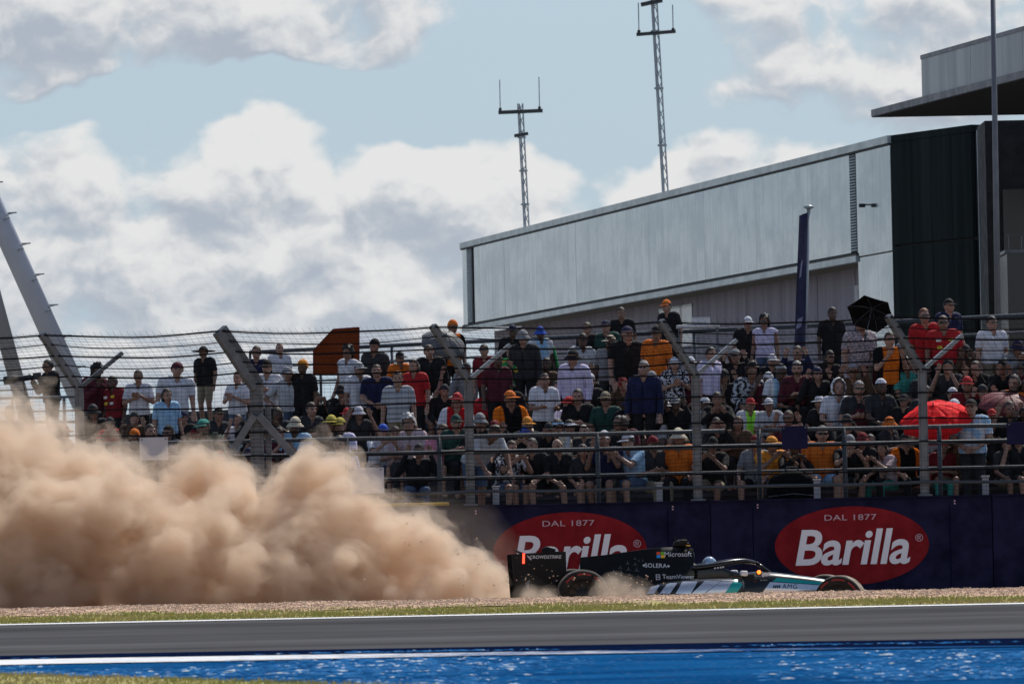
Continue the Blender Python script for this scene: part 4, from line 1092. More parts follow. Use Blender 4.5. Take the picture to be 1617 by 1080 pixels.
HR = (.080, .098, .112)
PROTO = {}
def proto(pose):
    if pose in PROTO: return PROTO[pose]
    P, hc, HM = skeleton(pose); mb = MB()
    for p in P: capsule(mb, *p[:4])
    E = lambda c, r: mb.ell(hc+HM @ Vector(c), r, HM, 20, 14)
    E((0, .008, .012), HR); E((0, -.028, -.05), (.060, .068, .066)); E((0, -.058, -.085), (.030, .028, .022))
    capsule(mb, hc+HM @ Vector((0, -.090, .012)), hc+HM @ Vector((0, -.112, -.022)), .010, .016)
    for s in (-1, 1):
        E((s*.078, .012, -.012), (.014, .02, .032)); E((s*.034, -.078, .028), (.026, .018, .011)); E((s*.036, -.068, -.03), (.022, .02, .022))
    E((0, -.086, -.058), (.026, .016, .011))
    t = bpy.data.objects.new('tmp', mb.mesh('tmp', fix=False)); COL.objects.link(t)
    md = t.modifiers.new('r', 'REMESH'); md.mode = 'VOXEL'; md.voxel_size = .0135
    sm = t.modifiers.new('s', 'SMOOTH'); sm.iterations = 2; sm.factor = .4
    dc = t.modifiers.new('d', 'DECIMATE'); dc.ratio = .33
    me = from_eval(t); me.name = 'body'
    me.polygons.foreach_set('use_smooth', [True]*len(me.polygons))
    V = np.empty(len(me.vertices)*3); me.vertices.foreach_get('co', V); V = V.reshape(-1, 3)
    N = np.empty(len(me.vertices)*3); me.vertices.foreach_get('normal', N); N = N.reshape(-1, 3)
    best = np.full(len(V), 9.0); lab = np.zeros(len(V), int); par = np.zeros(len(V))
    names = ['head', 'neck', 'torso', 'pelvis', 'uparm', 'farm', 'hand', 'thigh', 'shin', 'foot']
    for p0, p1, r0, r1, l in P:
        a, b = np.array(p0), np.array(p1); ab = b-a; tt = np.clip(((V-a)@ab)/(ab@ab), 0, 1)
        d = np.linalg.norm(V-(a+tt[:, None]*ab), axis=1)-(r0+(r1-r0)*tt)
        k = d < best; best[k] = d[k]; lab[k] = names.index(l); par[k] = tt[k]
    hl = (V-np.array(hc))@np.array(HM); d = np.linalg.norm(hl/np.array((.085, .105, .125)), axis=1)*.1-.1
    k = (d < best) | ((np.linalg.norm(hl/np.array((.1, .13, .125)), axis=1) < 1) & (lab == 1)); lab[k] = 0
    # face marks on the continuous body
    for _ in range(3): me.materials.append(None)
    for f in me.polygons:
        c = np.mean([hl[i] for i in f.vertices], axis=0)
        if all(lab[i] == 0 for i in f.vertices) and c[1] < -.05:
            if abs(abs(c[0])-.033) < .016 and abs(c[2]-.008) < .009: f.material_index = 1
            elif abs(c[0]) < .024 and abs(c[2]+.060) < .008: f.material_index = 2
    cache = {'P': P, 'body': me, 'V': V, 'N': N, 'lab': lab, 'par': par, 'names': names, 'hc': hc, 'HM': HM, 'clothes': {}, 'faces': [tuple(f.vertices) for f in me.polygons]}
    PROTO[pose] = cache; return cache
def garment(pose, kindname):
    c = proto(pose)
    if kindname in c['clothes']: return c['clothes'][kindname]
    n = c['names']; lab, par = c['lab'], c['par']; L_ = lambda s: lab == n.index(s)
    if kindname in ('tee', 'long', 'tank', 'jacket'):
        sel = L_('torso') | (L_('pelvis') & (par > .15)); push = .014
        if kindname == 'tee': sel |= L_('uparm') & (par < .72)
        if kindname in ('long', 'jacket'): sel |= L_('uparm') | (L_('farm') & (par < .93))
        if kindname == 'tank': sel |= L_('uparm') & (par < .03)
        push = .022 if kindname == 'jacket' else .015
    elif kindname == 'shorts': sel = (L_('pelvis') & (par < .6)) | (L_('thigh') & (par < .93)); push = .011
    elif kindname == 'trousers': sel = (L_('pelvis') & (par < .6)) | L_('thigh') | (L_('shin') & (par < .95)); push = .010
    elif kindname == 'shoe': sel = L_('foot'); push = .007
    gen = sel.copy()
    if kindname in ('tee', 'long', 'tank', 'jacket'): gen |= L_('pelvis')
    if kindname == 'tee': gen |= L_('uparm') & (par < .95)
    if kindname == 'shorts': gen |= L_('thigh')
    W = c['V']+c['N']*push
    if kindname in ('tee', 'long', 'jacket'):
        tor = L_('torso') | L_('pelvis'); W = W + (c['N']*.010)*tor[:, None]
    fs = [f for f in c['faces'] if sum(bool(gen[i]) for i in f) >= 2]
    used = sorted({i for f in fs for i in f}); mp = {q: k for k, q in enumerate(used)}
    me = bpy.data.meshes.new(kindname); me.from_pydata([tuple(W[i]) for i in used], [], [tuple(mp[i] for i in f) for f in fs]); me.update()
    bm = bmesh.new(); bm.from_mesh(me); bm.faces.ensure_lookup_table()
    grp = [max(set(q), key=q.count) for q in ([n[lab[i]] for i in f] for f in fs)]
    sd_ = [c['V'][f[0]][0] > 0 for f in fs]
    def cut(keep, co, no):
        g = [bm.faces[i] for i in range(len(fs)) if keep(i)]
        if not g: return
        es = list({e for f in g for e in f.edges}); vs = list({v for f in g for v in f.verts})
        bmesh.ops.bisect_plane(bm, geom=g+es+vs, plane_co=co, plane_no=no, clear_outer=True)
    jobs = []
    pv = [p for p in c['P'] if p[4] == 'pelvis']; ax = (pv[0][1]-pv[0][0]); ax.x = 0; ax.normalize(); h0 = (pv[0][0]+pv[1][0])/2
    if kindname in ('tee', 'long', 'tank', 'jacket'): jobs.append((('torso', 'pelvis'), None, h0+ax*(-.03), -ax))
    if kindname == 'tee': jobs += [(('uparm',), p[0].x > 0, p[0].lerp(p[1], .74), p[1]-p[0]) for p in c['P'] if p[4] == 'uparm']
    if kindname == 'shorts': jobs += [(('thigh',), p[0].x > 0, p[0].lerp(p[1], .9), p[1]-p[0]) for p in c['P'] if p[4] == 'thigh']
    lay = bm.faces.layers.int.new('g'); names_ = c['names']
    for i, f in enumerate(bm.faces): f[lay] = names_.index(grp[i])*2+int(sd_[i])
    for gs, side, co, no in jobs:
        g = [f for f in bm.faces if names_[f[lay]//2] in gs and (side is None or bool(f[lay] % 2) == side)]
        if not g: continue
        es = list({e for f in g for e in f.edges}); vs = list({v for f in g for v in f.verts})
        bmesh.ops.bisect_plane(bm, geom=g+es+vs, plane_co=co, plane_no=no, clear_outer=True)
    bm.faces.layers.int.remove(lay); bmesh.ops.delete(bm, geom=[v for v in bm.verts if not v.link_faces], context='VERTS'); bm.to_mesh(me); bm.free()
    me.polygons.foreach_set('use_smooth', [True]*len(me.polygons)); me.materials.append(None)
    c['clothes'][kindname] = me; return me
# head-wear and hair, in the head's own frame
def shell(k, keep, lump=0.0, nu=22, nv=16):
    m = MB(); vs = []; ok = []
    for j in range(nv+1):
        t = math.pi*j/nv
        for i in range(nu):
            a = 2*math.pi*i/nu; d = Vector((math.sin(t)*math.cos(a), math.sin(t)*math.sin(a), math.cos(t)))
            kk = k+lump*noise.noise(d*3.1); vs.append(Vector((d.x*HR[0]*kk, d.y*HR[1]*kk+.008, d.z*HR[2]*kk+.012))); ok.append(keep(d))
    fs = [(j*nu+i, (j+1)*nu+i, (j+1)*nu+(i+1) % nu, j*nu+(i+1) % nu) for j in range(nv) for i in range(nu)]
    m.add(vs, [f for f in fs if sum(ok[q] for q in f) >= 3]); return m
HAIR = {}
def finish(m, name, smooth=True):
    me = m.mesh(name, smooth); me.materials.append(None); return me
HAIR['short'] = finish(shell(1.09, lambda d: d.z > (.42 if d.y < -.35 else -.12 if d.y < .25 else -.45), .05), 'hair')
HAIR['curly'] = finish(shell(1.32, lambda d: d.z > (.35 if d.y < -.4 else -.35 if d.y < .2 else -.7), .38, 30, 22), 'hair')
m_ = shell(1.12, lambda d: d.z > (.45 if d.y < -.35 else -.3), .06)
for s in (-1, 1): m_.loft([ring_ for ring_ in [[(s*.062+.03*math.cos(a)*k, .045+.05*math.sin(a)*k, z) for a in ar(0, 2*math.pi*7/8, 7)] for z, k in ((.03, 1), (-.08, 1.05), (-.17, .9), (-.235, .5))]])
m_.loft([[(.075*math.cos(a)*k, .07+.035*math.sin(a)*k, z) for a in ar(0, 2*math.pi*9/10, 9)] for z, k in ((.03, 1), (-.1, 1.1), (-.2, 1), (-.27, .6))])
HAIR['long'] = finish(m_, 'hair')
HAIR['beard'] = finish(shell(1.04, lambda d: -.95 < d.z < -.45 and d.y < -.1, .05), 'beard')
def brim(a0, a1, r0, r1, drop, n=18, z=.045):
    m = MB(); top = []; bot = []
    for i in range(n+1):
        a = a0+(a1-a0)*i/n
        for k, rr in ((0, r0), (1, r1)): top.append((rr*.82*math.cos(a), -rr*math.sin(a)+.008, z-drop*k))
    vs = top+[(x, y, zz-.006) for x, y, zz in top]; o = len(top); fs = []
    for i in range(n):
        q = (2*i, 2*i+2, 2*i+3, 2*i+1); fs += [q, tuple(o+k for k in q[::-1]), (2*i+1, 2*i+3, o+2*i+3, o+2*i+1)]
    m.add(vs, fs); return m
def join(a, b): a.add(b.v, b.f); return a
CAP = {}
dome = lambda k: shell(k, lambda d: d.z > .20)
CAP['cap'] = finish(join(dome(1.15), brim(R(35), R(145), .095, .185, .02)), 'cap')
CAP['back cap'] = finish(join(dome(1.15), brim(R(215), R(325), .095, .165, .03)), 'cap')
CAP['bucket hat'] = finish(join(dome(1.17), brim(0, 2*math.pi, .10, .165, .06, 28)), 'hat')
CAP['wide hat'] = finish(join(dome(1.17), brim(0, 2*math.pi, .10, .27, .012, 32)), 'hat')
CAP['beanie'] = finish(shell(1.16, lambda d: d.z > (.1 if d.y < 0 else -.2), .03), 'hat')
CAP['visor'] = finish(join(shell(1.15, lambda d: .15 < d.z < .55), brim(R(35), R(145), .095, .18, .02)), 'visor')
CAP['towel'] = finish(shell(1.42, lambda d: d.y > -.52 and d.z > -.98, .16, 28, 20), 'towel')
CAP['helmet'] = finish(shell(1.30, lambda d: not (d.y < -.45 and -.32 < d.z < .38) and d.z > -.9, 0, 32, 24), 'helmet')
VIS = finish(shell(1.27, lambda d: d.y < -.38 and -.4 < d.z < .46, 0, 32, 24), 'visor')
g = MB()
for s in (-1, 1): g.box((s*.036, -.106, .012), (.056, .012, .034), Matrix.Rotation(s*.25, 3, 'Z')); g.box((s*.08, -.05, .016), (.006, .1, .008))
g.box((0, -.112, .018), (.02, .008, .008)); GLASSES = finish(g, 'sunglasses', False)

UP_WORD = {'tee': 't-shirt', 'long': 'long-sleeved shirt', 'tank': 'vest', 'jacket': 'jacket'}
POSE_WORD = {'S': 'standing', 'SC': 'standing with arms folded', 'SH': 'standing hands on hips', 'SP': 'standing holding up a phone', 'SS': 'standing hand to brow', 'SF': 'standing hands clasped', 'SL': 'standing leaning on rail',
             'SB': 'bending forward', 'SN': 'standing looking down', 'SU': 'standing with one arm raised', 'T': 'seated', 'TP': 'seated holding up a phone', 'TU': 'seated hands behind head', 'TL': 'seated leaning forward', 'TC': 'seated with arms folded',
             'TR': 'seated with one arm raised', 'TH': 'seated hands to brow', 'DRIVE': 'driver'}
PEOPLE = []
PHONE = mat('phone_black', (.01, .01, .012), .3)
def person(base, pose, top, tcol, bottom, bcol, hat=None, hcol=None, hair='short', haircol='dark', glasses=False, skin=0, yaw=0.0, k=1.0, wide=1.0, row=0, px=0, py=0, extra='', shoes=False, beard=False):
    c = proto(pose)
    r = bpy.data.objects.new('person', None); COL.objects.link(r); r.empty_display_size = .1
    r.location = base; r.rotation_euler = (random.gauss(0, .035), random.gauss(0, .045), yaw); r.scale = (k*wide, k*(.5+.5*wide), k)
    obj('body', c['body'], [SKIN[skin], EYE, LIP], r)
    obj({'tee': 'shirt', 'long': 'shirt', 'tank': 'vest', 'jacket': 'jacket'}[top], garment(pose, top), fabric(tcol), r)
    obj(bottom, garment(pose, bottom), fabric(bcol), r)
    if shoes: obj('shoe', garment(pose, 'shoe'), SHOE, r)
    HMx = Matrix.Translation(c['hc']) @ c['HM'].to_4x4()
    def hd(name, me, m): o = obj(name, me, m, r); o.matrix_local = HMx; return o
    if hair and hat not in ('towel', 'helmet', 'beanie'): hd('hair', HAIR[hair if not (hat and hair == 'curly') else 'long'], hairm(haircol))
    if beard: hd('beard', HAIR['beard'], hairm(haircol))
    if hat: hd({'cap': 'cap', 'back cap': 'cap', 'visor': 'visor', 'towel': 'towel', 'helmet': 'helmet'}.get(hat, 'hat'), CAP[hat], cloth(hcol) if hat != 'helmet' else MATS['helmet_shell'])
    if glasses: hd('sunglasses', GLASSES, LENS)
    words = POSE_WORD[pose]+' person in '+tcol+' '+UP_WORD[top]
    if hat == 'towel': words += ' with '+hcol+' towel over head'
    elif hat: words += ' and '+hcol+' '+hat.replace('back cap', 'cap worn backwards')
    elif haircol in ('blond', 'white', 'grey', 'red') or hair == 'long': words += ' with '+(('long ' if hair == 'long' else 'curly ' if hair == 'curly' else '')+haircol)+' hair'
    if glasses and len(words.split()) < 11: words += (' with' if ' with ' not in words else ' and')+' sunglasses'
    PEOPLE.append([r, words, row, px, extra, pose, py]); r['category'] = 'person'; r['group'] = 'spectators in the stand'
    return r
STH, SEH = 1.71, 1.30      # heights of the standing and seated figures
def place(x, y, pose, top, tcol, bottom='trousers', bcol='black', row=None, **kw):
    seated = pose[0] == 'T'; H = SEH if seated else STH
    if pose == 'SB': H = 1.30
    hat = kw.get('hat'); H += .03 if hat in ('cap', 'bucket hat', 'wide hat') else .015
    best = None
    for r in (range(0, 5) if seated else range(0, 7)) if row is None else (row,):
        Y = fan(r, x)+(.0 if not seated else .42); zt = at(x, y, Y).z
        k = (zt-fl(r))/H; e = abs(math.log(max(.2, k))) + .02*r*(0 if seated else 0)
        if best is None or e < best[0]: best = (e, r, Y, k)
    e, r, Y, k = best; k = max(.90, min(1.10, k))
    zt = at(x, y, Y).z
    yaw = kw.pop('yaw', random.gauss(0, 24)); kw.setdefault('skin', random.choice((0, 0, 0, 1, 1, 2) if kw.get('skin') is None else (kw['skin'],)))
    return person((wx(x, Y), Y, fl(r)), pose, top, tcol, bottom, bcol, row=r, px=x, py=y, yaw=R(yaw), k=k, shoes=(r == 0), **kw)

W, B = 'white', 'black'
# far left, on the platform and beside it
place(140, 563, 'SP', 'jacket', 'maroon', 'trousers', 'charcoal', row=3, hair='curly', haircol='black', yaw=35)
place(182, 592, 'S', 'tee', 'dark red', 'trousers', B, hair='short', haircol='black', skin=2, wide=1.1, extra='badges')
place(152, 636, 'TC', 'jacket', B, 'trousers', 'charcoal', hat='bucket hat', hcol='charcoal', skin=1)
place(219, 583, 'SC', 'tee', W, 'trousers', B, hair='short', haircol='black', skin=1)
place(268, 571, 'S', 'tee', W, 'shorts', 'charcoal', hat='beanie', hcol='maroon', wide=1.2, skin=0)
place(265, 612, 'S', 'tee', 'light blue', 'trousers', B, hair='long', haircol='black', skin=0)
place(323, 545, 'S', 'tee', B, 'shorts', 'khaki', hat='wide hat', hcol=B, wide=1.1, skin=1)
place(369, 585, 'SC', 'tee', W, 'shorts', 'denim', hair='short', haircol='brown')
place(213, 676, 'T', 'jacket', 'charcoal', 'trousers', B, hat='beanie', hcol='orange', skin=1)
place(335, 658, 'T', 'jacket', 'dark green', 'trousers', B, hat='cap', hcol='teal', wide=1.15)
place(303, 674, 'TL', 'jacket', B, 'trousers', 'charcoal', hat='cap', hcol='dark red', skin=1)
place(240, 668, 'TC', 'jacket', B, 'trousers', B, hair='short', haircol='black', yaw=30)
place(175, 655, 'TL', 'tee', 'red', 'trousers', B, hat='cap', hcol='charcoal')
place(372, 655, 'TP', 'tee', W, 'shorts', 'denim', hair='short', haircol='brown')
# between second and third post
place(402, 545, 'S', 'tee', 'navy', 'trousers', B, hair='short', haircol='brown', glasses=True)
place(442, 540, 'S', 'tee', W, 'shorts', 'khaki', hair=None, haircol='brown', skin=0)
place(424, 566, 'SC', 'tee', W, 'trousers', 'charcoal', hat='cap', hcol=B)
place(459, 577, 'SH', 'tee', 'pale grey', 'shorts', 'denim', hat='cap', hcol='grey', wide=1.1)
place(472, 567, 'S', 'tee', B, 'trousers', B, hat='beanie', hcol='amber')
place(543, 545, 'S', 'tank', W, 'shorts', B, hair='curly', haircol='black', yaw=-40, skin=1)
place(566, 570, 'S', 'tee', W, 'trousers', B, hat='cap', hcol='pale grey', glasses=True)
place(601, 574, 'SF', 'tee', 'navy', 'trousers', B, hair='short', haircol='black', wide=1.15, skin=0)
place(587, 534, 'S', 'jacket', 'charcoal', 'trousers', B, hat='beanie', hcol='black')
place(627, 585, 'S', 'tee', 'striped grey', 'shorts', 'khaki', hair='short', haircol='dark')
place(631, 553, 'S', 'tee', 'orange', 'trousers', B, hat='cap', hcol=B, skin=1)
place(656, 566, 'S', 'tee', 'red', 'trousers', B, hair='long', haircol='dark')
place(686, 543, 'S', 'jacket', B, 'trousers', B, hair='short', haircol='brown', wide=1.15, yaw=15)
place(709, 504, 'S', 'tee', 'orange and black', 'trousers', B, hat='beanie', hcol='orange', skin=1)
place(667, 603, 'TR', 'tank', W, 'shorts', 'denim', hair='short', haircol='dark', yaw=40)
place(714, 615, 'T', 'tee', 'red and white', 'shorts', B, hat='cap', hcol='red', hair='long', haircol='red')
place(756, 603, 'TL', 'jacket', 'red', 'trousers', B, hat='cap', hcol=W, yaw=55, wide=1.15)
place(462, 656, 'T', 'tee', 'light blue', 'shorts', 'khaki', hat='bucket hat', hcol='beige')
place(488, 634, 'TC', 'tee', 'charcoal', 'trousers', B, hair='short', haircol='brown', skin=0)
place(519, 650, 'T', 'tee', 'charcoal', 'shorts', 'khaki', hat='cap', hcol='yellow')
place(537, 657, 'T', 'tee', 'lilac', 'shorts', 'denim', hat='cap', hcol='yellow', yaw=-25)
place(541, 642, 'TC', 'jacket', B, 'trousers', B, hat='cap', hcol='red')
place(590, 665, 'TL', 'tee', W, 'shorts', 'denim', hat='cap', hcol='blue', yaw=25)
place(657, 653, 'T', 'tee', 'pale pink', 'trousers', 'charcoal', hair='curly', haircol='white', glasses=True)
place(693, 668, 'TR', 'tee', 'pink', 'shorts', B, hair='short', haircol='brown', yaw=25, wide=1.2)
place(717, 652, 'TC', 'tee', 'dark green', 'trousers', B, hat='cap', hcol='dark green')
place(750, 650, 'T', 'tee', B, 'trousers', 'charcoal', hat='bucket hat', hcol='grey')
place(436, 672, 'TL', 'tee', 'maroon', 'shorts', B, hair='long', haircol='dark')
place(535, 684, 'TC', 'tee', 'lilac', 'shorts', 'denim', hair='long', haircol='brown', yaw=-10)
place(620, 672, 'TC', 'tee', 'pale pink', 'shorts', 'khaki', hair='short', haircol='dark')
place(745, 688, 'SB', 'tee', 'pale grey', 'shorts', 'denim', hair='short', haircol='brown', row=0, yaw=35, wide=1.15)
# between third and fourth post
place(772, 542, 'S', 'tee', 'dark red', 'trousers', B, hair='short', haircol='black', glasses=True, yaw=-20)
place(806, 511, 'S', 'jacket', B, 'trousers', B, hat='cap', hcol='navy', skin=2)
place(830, 519, 'S', 'jacket', 'charcoal', 'trousers', B, hat='bucket hat', hcol='grey')
place(855, 514, 'S', 'tee', 'white and blue', 'trousers', 'charcoal', hat='bucket hat', hcol='blue', skin=2, extra='cape')
place(812, 546, 'SP', 'jacket', 'yellow and green', 'trousers', B, hair='short', haircol='brown', yaw=-25, wide=1.1)
place(782, 556, 'S', 'tee', 'maroon', 'trousers', B, hair='short', haircol='black', skin=2)
place(912, 525, 'S', 'tee', 'pale grey', 'trousers', 'charcoal', hair='short', haircol='dark', glasses=True)
place(905, 550, 'S', 'long', 'lilac', 'trousers', 'charcoal', hat='bucket hat', hcol=B, wide=1.15, yaw=-30)
place(931, 508, 'S', 'jacket', B, 'trousers', B, hair='short', haircol='brown', glasses=True)
place(958, 527, 'SS', 'tee', 'grey', 'trousers', 'charcoal', hat='cap', hcol='beige', glasses=True, wide=1.1)
place(966, 503, 'S', 'jacket', 'dark green', 'trousers', B, hat='cap', hcol='navy')
place(986, 484, 'S', 'tee', B, 'trousers', B, hair='short', haircol='black', skin=1)
place(991, 513, 'S', 'tee', B, 'trousers', B, hat='cap', hcol='navy', yaw=20, wide=1.2)
place(1028, 512, 'S', 'tee', 'orange', 'trousers', 'denim', hat='cap', hcol=B, skin=1)
place(1065, 471, 'S', 'tee', B, 'trousers', B, hat='cap', hcol='orange', haircol='black', beard=True, skin=0, row=6)
place(1066, 562, 'SC', 'tee', 'floral black', 'trousers', B, hat='cap', hcol=W, hair='long')
place(1014, 568, 'S', 'jacket', 'navy', 'trousers', B, hair='short', haircol='grey', yaw=-15)
place(853, 588, 'SN', 'tee', W, 'trousers', B, hair='short', haircol='black', skin=1)
place(805, 612, 'T', 'tee', 'black and orange', 'shorts', B, hat='cap', hcol='orange', glasses=True, wide=1.1)
place(893, 624, 'T', 'tee', 'lilac', 'shorts', B, hat='cap', hcol='red', skin=0, wide=1.15, extra='pink')
place(915, 612, 'TC', 'tee', B, 'trousers', B, hair='short', haircol='dark')
place(957, 616, 'T', 'tee', 'dark green', 'trousers', B, hat='cap', hcol='khaki')
place(1046, 631, 'TU', 'tee', W, 'shorts', 'khaki', hat='cap', hcol=W, skin=0, wide=1.1)
place(975, 655, 'T', 'tee', B, 'trousers', B, hair='short', haircol='dark', glasses=True)
place(996, 654, 'T', 'tee', 'maroon', 'trousers', B, hair='short', haircol='dark', glasses=True)
place(830, 668, 'TL', 'tee', B, 'shorts', 'charcoal', hat='cap', hcol='blue', yaw=-15)
place(826, 655, 'TC', 'tee', B, 'shorts', B, hat='cap', hcol='amber')
place(881, 660, 'T', 'tee', 'pale grey', 'shorts', 'khaki', hat='visor', hcol='light blue', glasses=True)
place(901, 661, 'T', 'tee', 'beige', 'shorts', 'khaki', hat='visor', hcol=W, glasses=True)
place(885, 691, 'T', 'tee', B, 'shorts', 'charcoal', hair=None, haircol='dark', skin=0, row=0)
place(960, 677, 'TP', 'tee', 'navy', 'shorts', 'charcoal', hat='cap', hcol=W, row=0)
place(1008, 678, 'TL', 'tee', 'light blue', 'shorts', 'denim', hat='cap', hcol=W, row=0, yaw=-50)
place(1071, 662, 'T', 'tee', 'orange', 'trousers', B, hat='bucket hat', hcol='beige', row=0, yaw=-10)
place(925, 672, 'TC', 'tee', 'charcoal', 'shorts', 'khaki', hair='short', haircol='grey')
place(845, 690, 'T', 'tee', B, 'shorts', B, hair='short', haircol='dark', row=0, yaw=-30)
place(920, 700, 'T', 'tee', 'charcoal', 'shorts', 'khaki', hair='long', haircol='brown', row=0)
place(790, 692, 'TL', 'tee', 'patterned grey', 'shorts', 'denim', hair='short', haircol='brown', row=0, yaw=30)
# between fourth and fifth post
place(1171, 498, 'S', 'tee', B, 'trousers', B, hat='cap', hcol=W, skin=1)
place(1208, 497, 'S', 'tank', 'lilac', 'shorts', 'denim', hair='curly', haircol='black', glasses=True, skin=1)
place(1312, 484, 'S', 'tee', B, 'trousers', B, hair='short', haircol='black', skin=2)
place(1120, 547, 'S', 'tee', 'lilac', 'trousers', B, hair='short', haircol='black', yaw=40)
place(1172, 570, 'T', 'jacket', 'patterned grey', 'trousers', B, hair='curly', haircol='dark', row=3)
place(1224, 574, 'T', 'tee', 'white and blue', 'shorts', 'khaki', hat='back cap', hcol='grey', haircol='grey', row=3)
place(1244, 594, 'TC', 'tee', B, 'trousers', B, hat='cap', hcol=B)
place(1318, 594, 'T', 'tee', W, 'trousers', B, hat='towel', hcol=W)
place(1107, 625, 'TR', 'tee', W, 'shorts', 'khaki', hat='cap', hcol=W)
place(1176, 626, 'T', 'tee', 'white and neon green', 'shorts', B, hat='cap', hcol='red')
place(1216, 628, 'TC', 'tee', 'pale grey', 'shorts', B, hat='cap', hcol=W, haircol='black', beard=True)
place(1298, 622, 'T', 'tee', B, 'trousers', B, hat='cap', hcol=W, yaw=-30)
place(1160, 656, 'TC', 'tee', 'brown', 'trousers', B, hair='long', haircol='brown')
place(1291, 668, 'T', 'tee', 'orange', 'shorts', 'light blue', hair='short', haircol='dark', glasses=True, row=0, yaw=5, wide=1.1)
place(1216, 684, 'TL', 'tee', 'amber', 'shorts', 'denim', hat='cap', hcol='amber', row=0, wide=1.15)
place(1119, 684, 'TL', 'tee', B, 'shorts', 'khaki', hat='cap', hcol=B, row=0, yaw=-15)
place(1387, 596, 'T', 'tee', 'charcoal', 'trousers', B, hat='back cap', hcol=W)
place(1350, 600, 'TC', 'tee', 'charcoal', 'trousers', B, hair='short', haircol='grey', glasses=True)
place(1362, 622, 'T', 'tee', 'maroon', 'trousers', B, hat='cap', hcol=B, wide=1.25)
place(1426, 622, 'T', 'tee', B, 'trousers', B, hat='cap', hcol='charcoal', glasses=True)
place(1400, 659, 'TC', 'tee', 'charcoal', 'trousers', B, hat='bucket hat', hcol='orange')
place(1327, 682, 'TL', 'tee', B, 'shorts', 'khaki', hat='cap', hcol='grey', row=0)
place(1377, 684, 'T', 'tee', 'black and orange', 'trousers', B, hair='short', haircol='dark', row=0)
place(1426, 682, 'T', 'tee', 'black and orange', 'trousers', B, hat='cap', hcol='charcoal', row=0, yaw=20)
place(1358, 499, 'S', 'tee', 'pink checked', 'shorts', 'khaki', hair='short', haircol='white', glasses=True, wide=1.3, skin=0)
place(1400, 523, 'SP', 'tee', 'orange and black', 'trousers', B, hair='short', haircol='dark', glasses=True)
place(1425, 560, 'T', 'tee', 'teal', 'trousers', B, hair='long', haircol='brown', row=3)
place(1345, 520, 'S', 'tee', 'lilac', 'trousers', B, hair='short', haircol='brown') if False else None
place(1262, 560, 'TC', 'jacket', 'maroon', 'trousers', B, hair='short', haircol='grey', row=3)
# right of the fifth post
place(1471, 485, 'S', 'tee', 'red', 'trousers', B, hair='short', haircol='red', glasses=True)
place(1500, 470, 'S', 'tee', 'navy', 'trousers', B, hat='cap', hcol=B, wide=1.1)
place(1495, 497, 'S', 'tee', 'red', 'trousers', B, hair='short', haircol='brown', glasses=True, wide=1.15, extra='badges')
place(1570, 498, 'S', 'tee', W, 'shorts', 'khaki', hair='short', haircol='black', glasses=True, wide=1.1, skin=0)
place(1466, 640, 'TL', 'tee', 'pale grey', 'trousers', B, hat='bucket hat', hcol=W)
place(1514, 625, 'TC', 'tee', 'charcoal', 'trousers', B, hat='cap', hcol=W)
place(1533, 628, 'SF', 'tee', 'light blue printed', 'trousers', 'charcoal', hat='cap', hcol=B, row=0, wide=1.1, yaw=-15)
place(1592, 632, 'TH', 'tee', B, 'trousers', B, hair='short', haircol='dark')
place(1574, 643, 'TC', 'tee', 'charcoal', 'trousers', B, hat='cap', hcol='red')
place(1600, 590, 'T', 'tee', 'orange', 'trousers', B, hair='long', haircol='black')
place(1522, 592, 'T', 'tee', 'dark red', 'trousers', B, hat='cap', hcol='red', skin=1)
place(1410, 700, 'SB', 'tee', 'pale pink', 'trousers', 'teal', hair='long', haircol='brown', row=0, yaw=-60) if False else None
place(1400, 706, 'TL', 'tee', 'pale pink', 'trousers', 'teal', hair='long', haircol='brown', row=0, yaw=-45)
place(1478, 695, 'TC', 'tee', 'dark red', 'trousers', 'teal', hair='long', haircol='dark', row=0)
place(1585, 700, 'T', 'tee', 'charcoal', 'shorts', 'khaki', hair='short', haircol='dark', row=0)
# photographer on the platform
ph = place(84, 566, 'SP', 'jacket', B, 'trousers', B, row=4, hair='short', haircol='black', yaw=-60, wide=1.15)
PEOPLE[-1][1] = 'standing photographer in black clothes aiming a long lens at left'
tag(ph, PEOPLE[-1][1], 'photographer')
place(12, 622, 'T', 'jacket', B, 'trousers', B, row=2, hat='cap', hcol=B, glasses=True)
place(84, 655, 'TL', 'jacket', 'maroon', 'trousers', B, row=1, hat='cap', hcol='dark red', yaw=60)
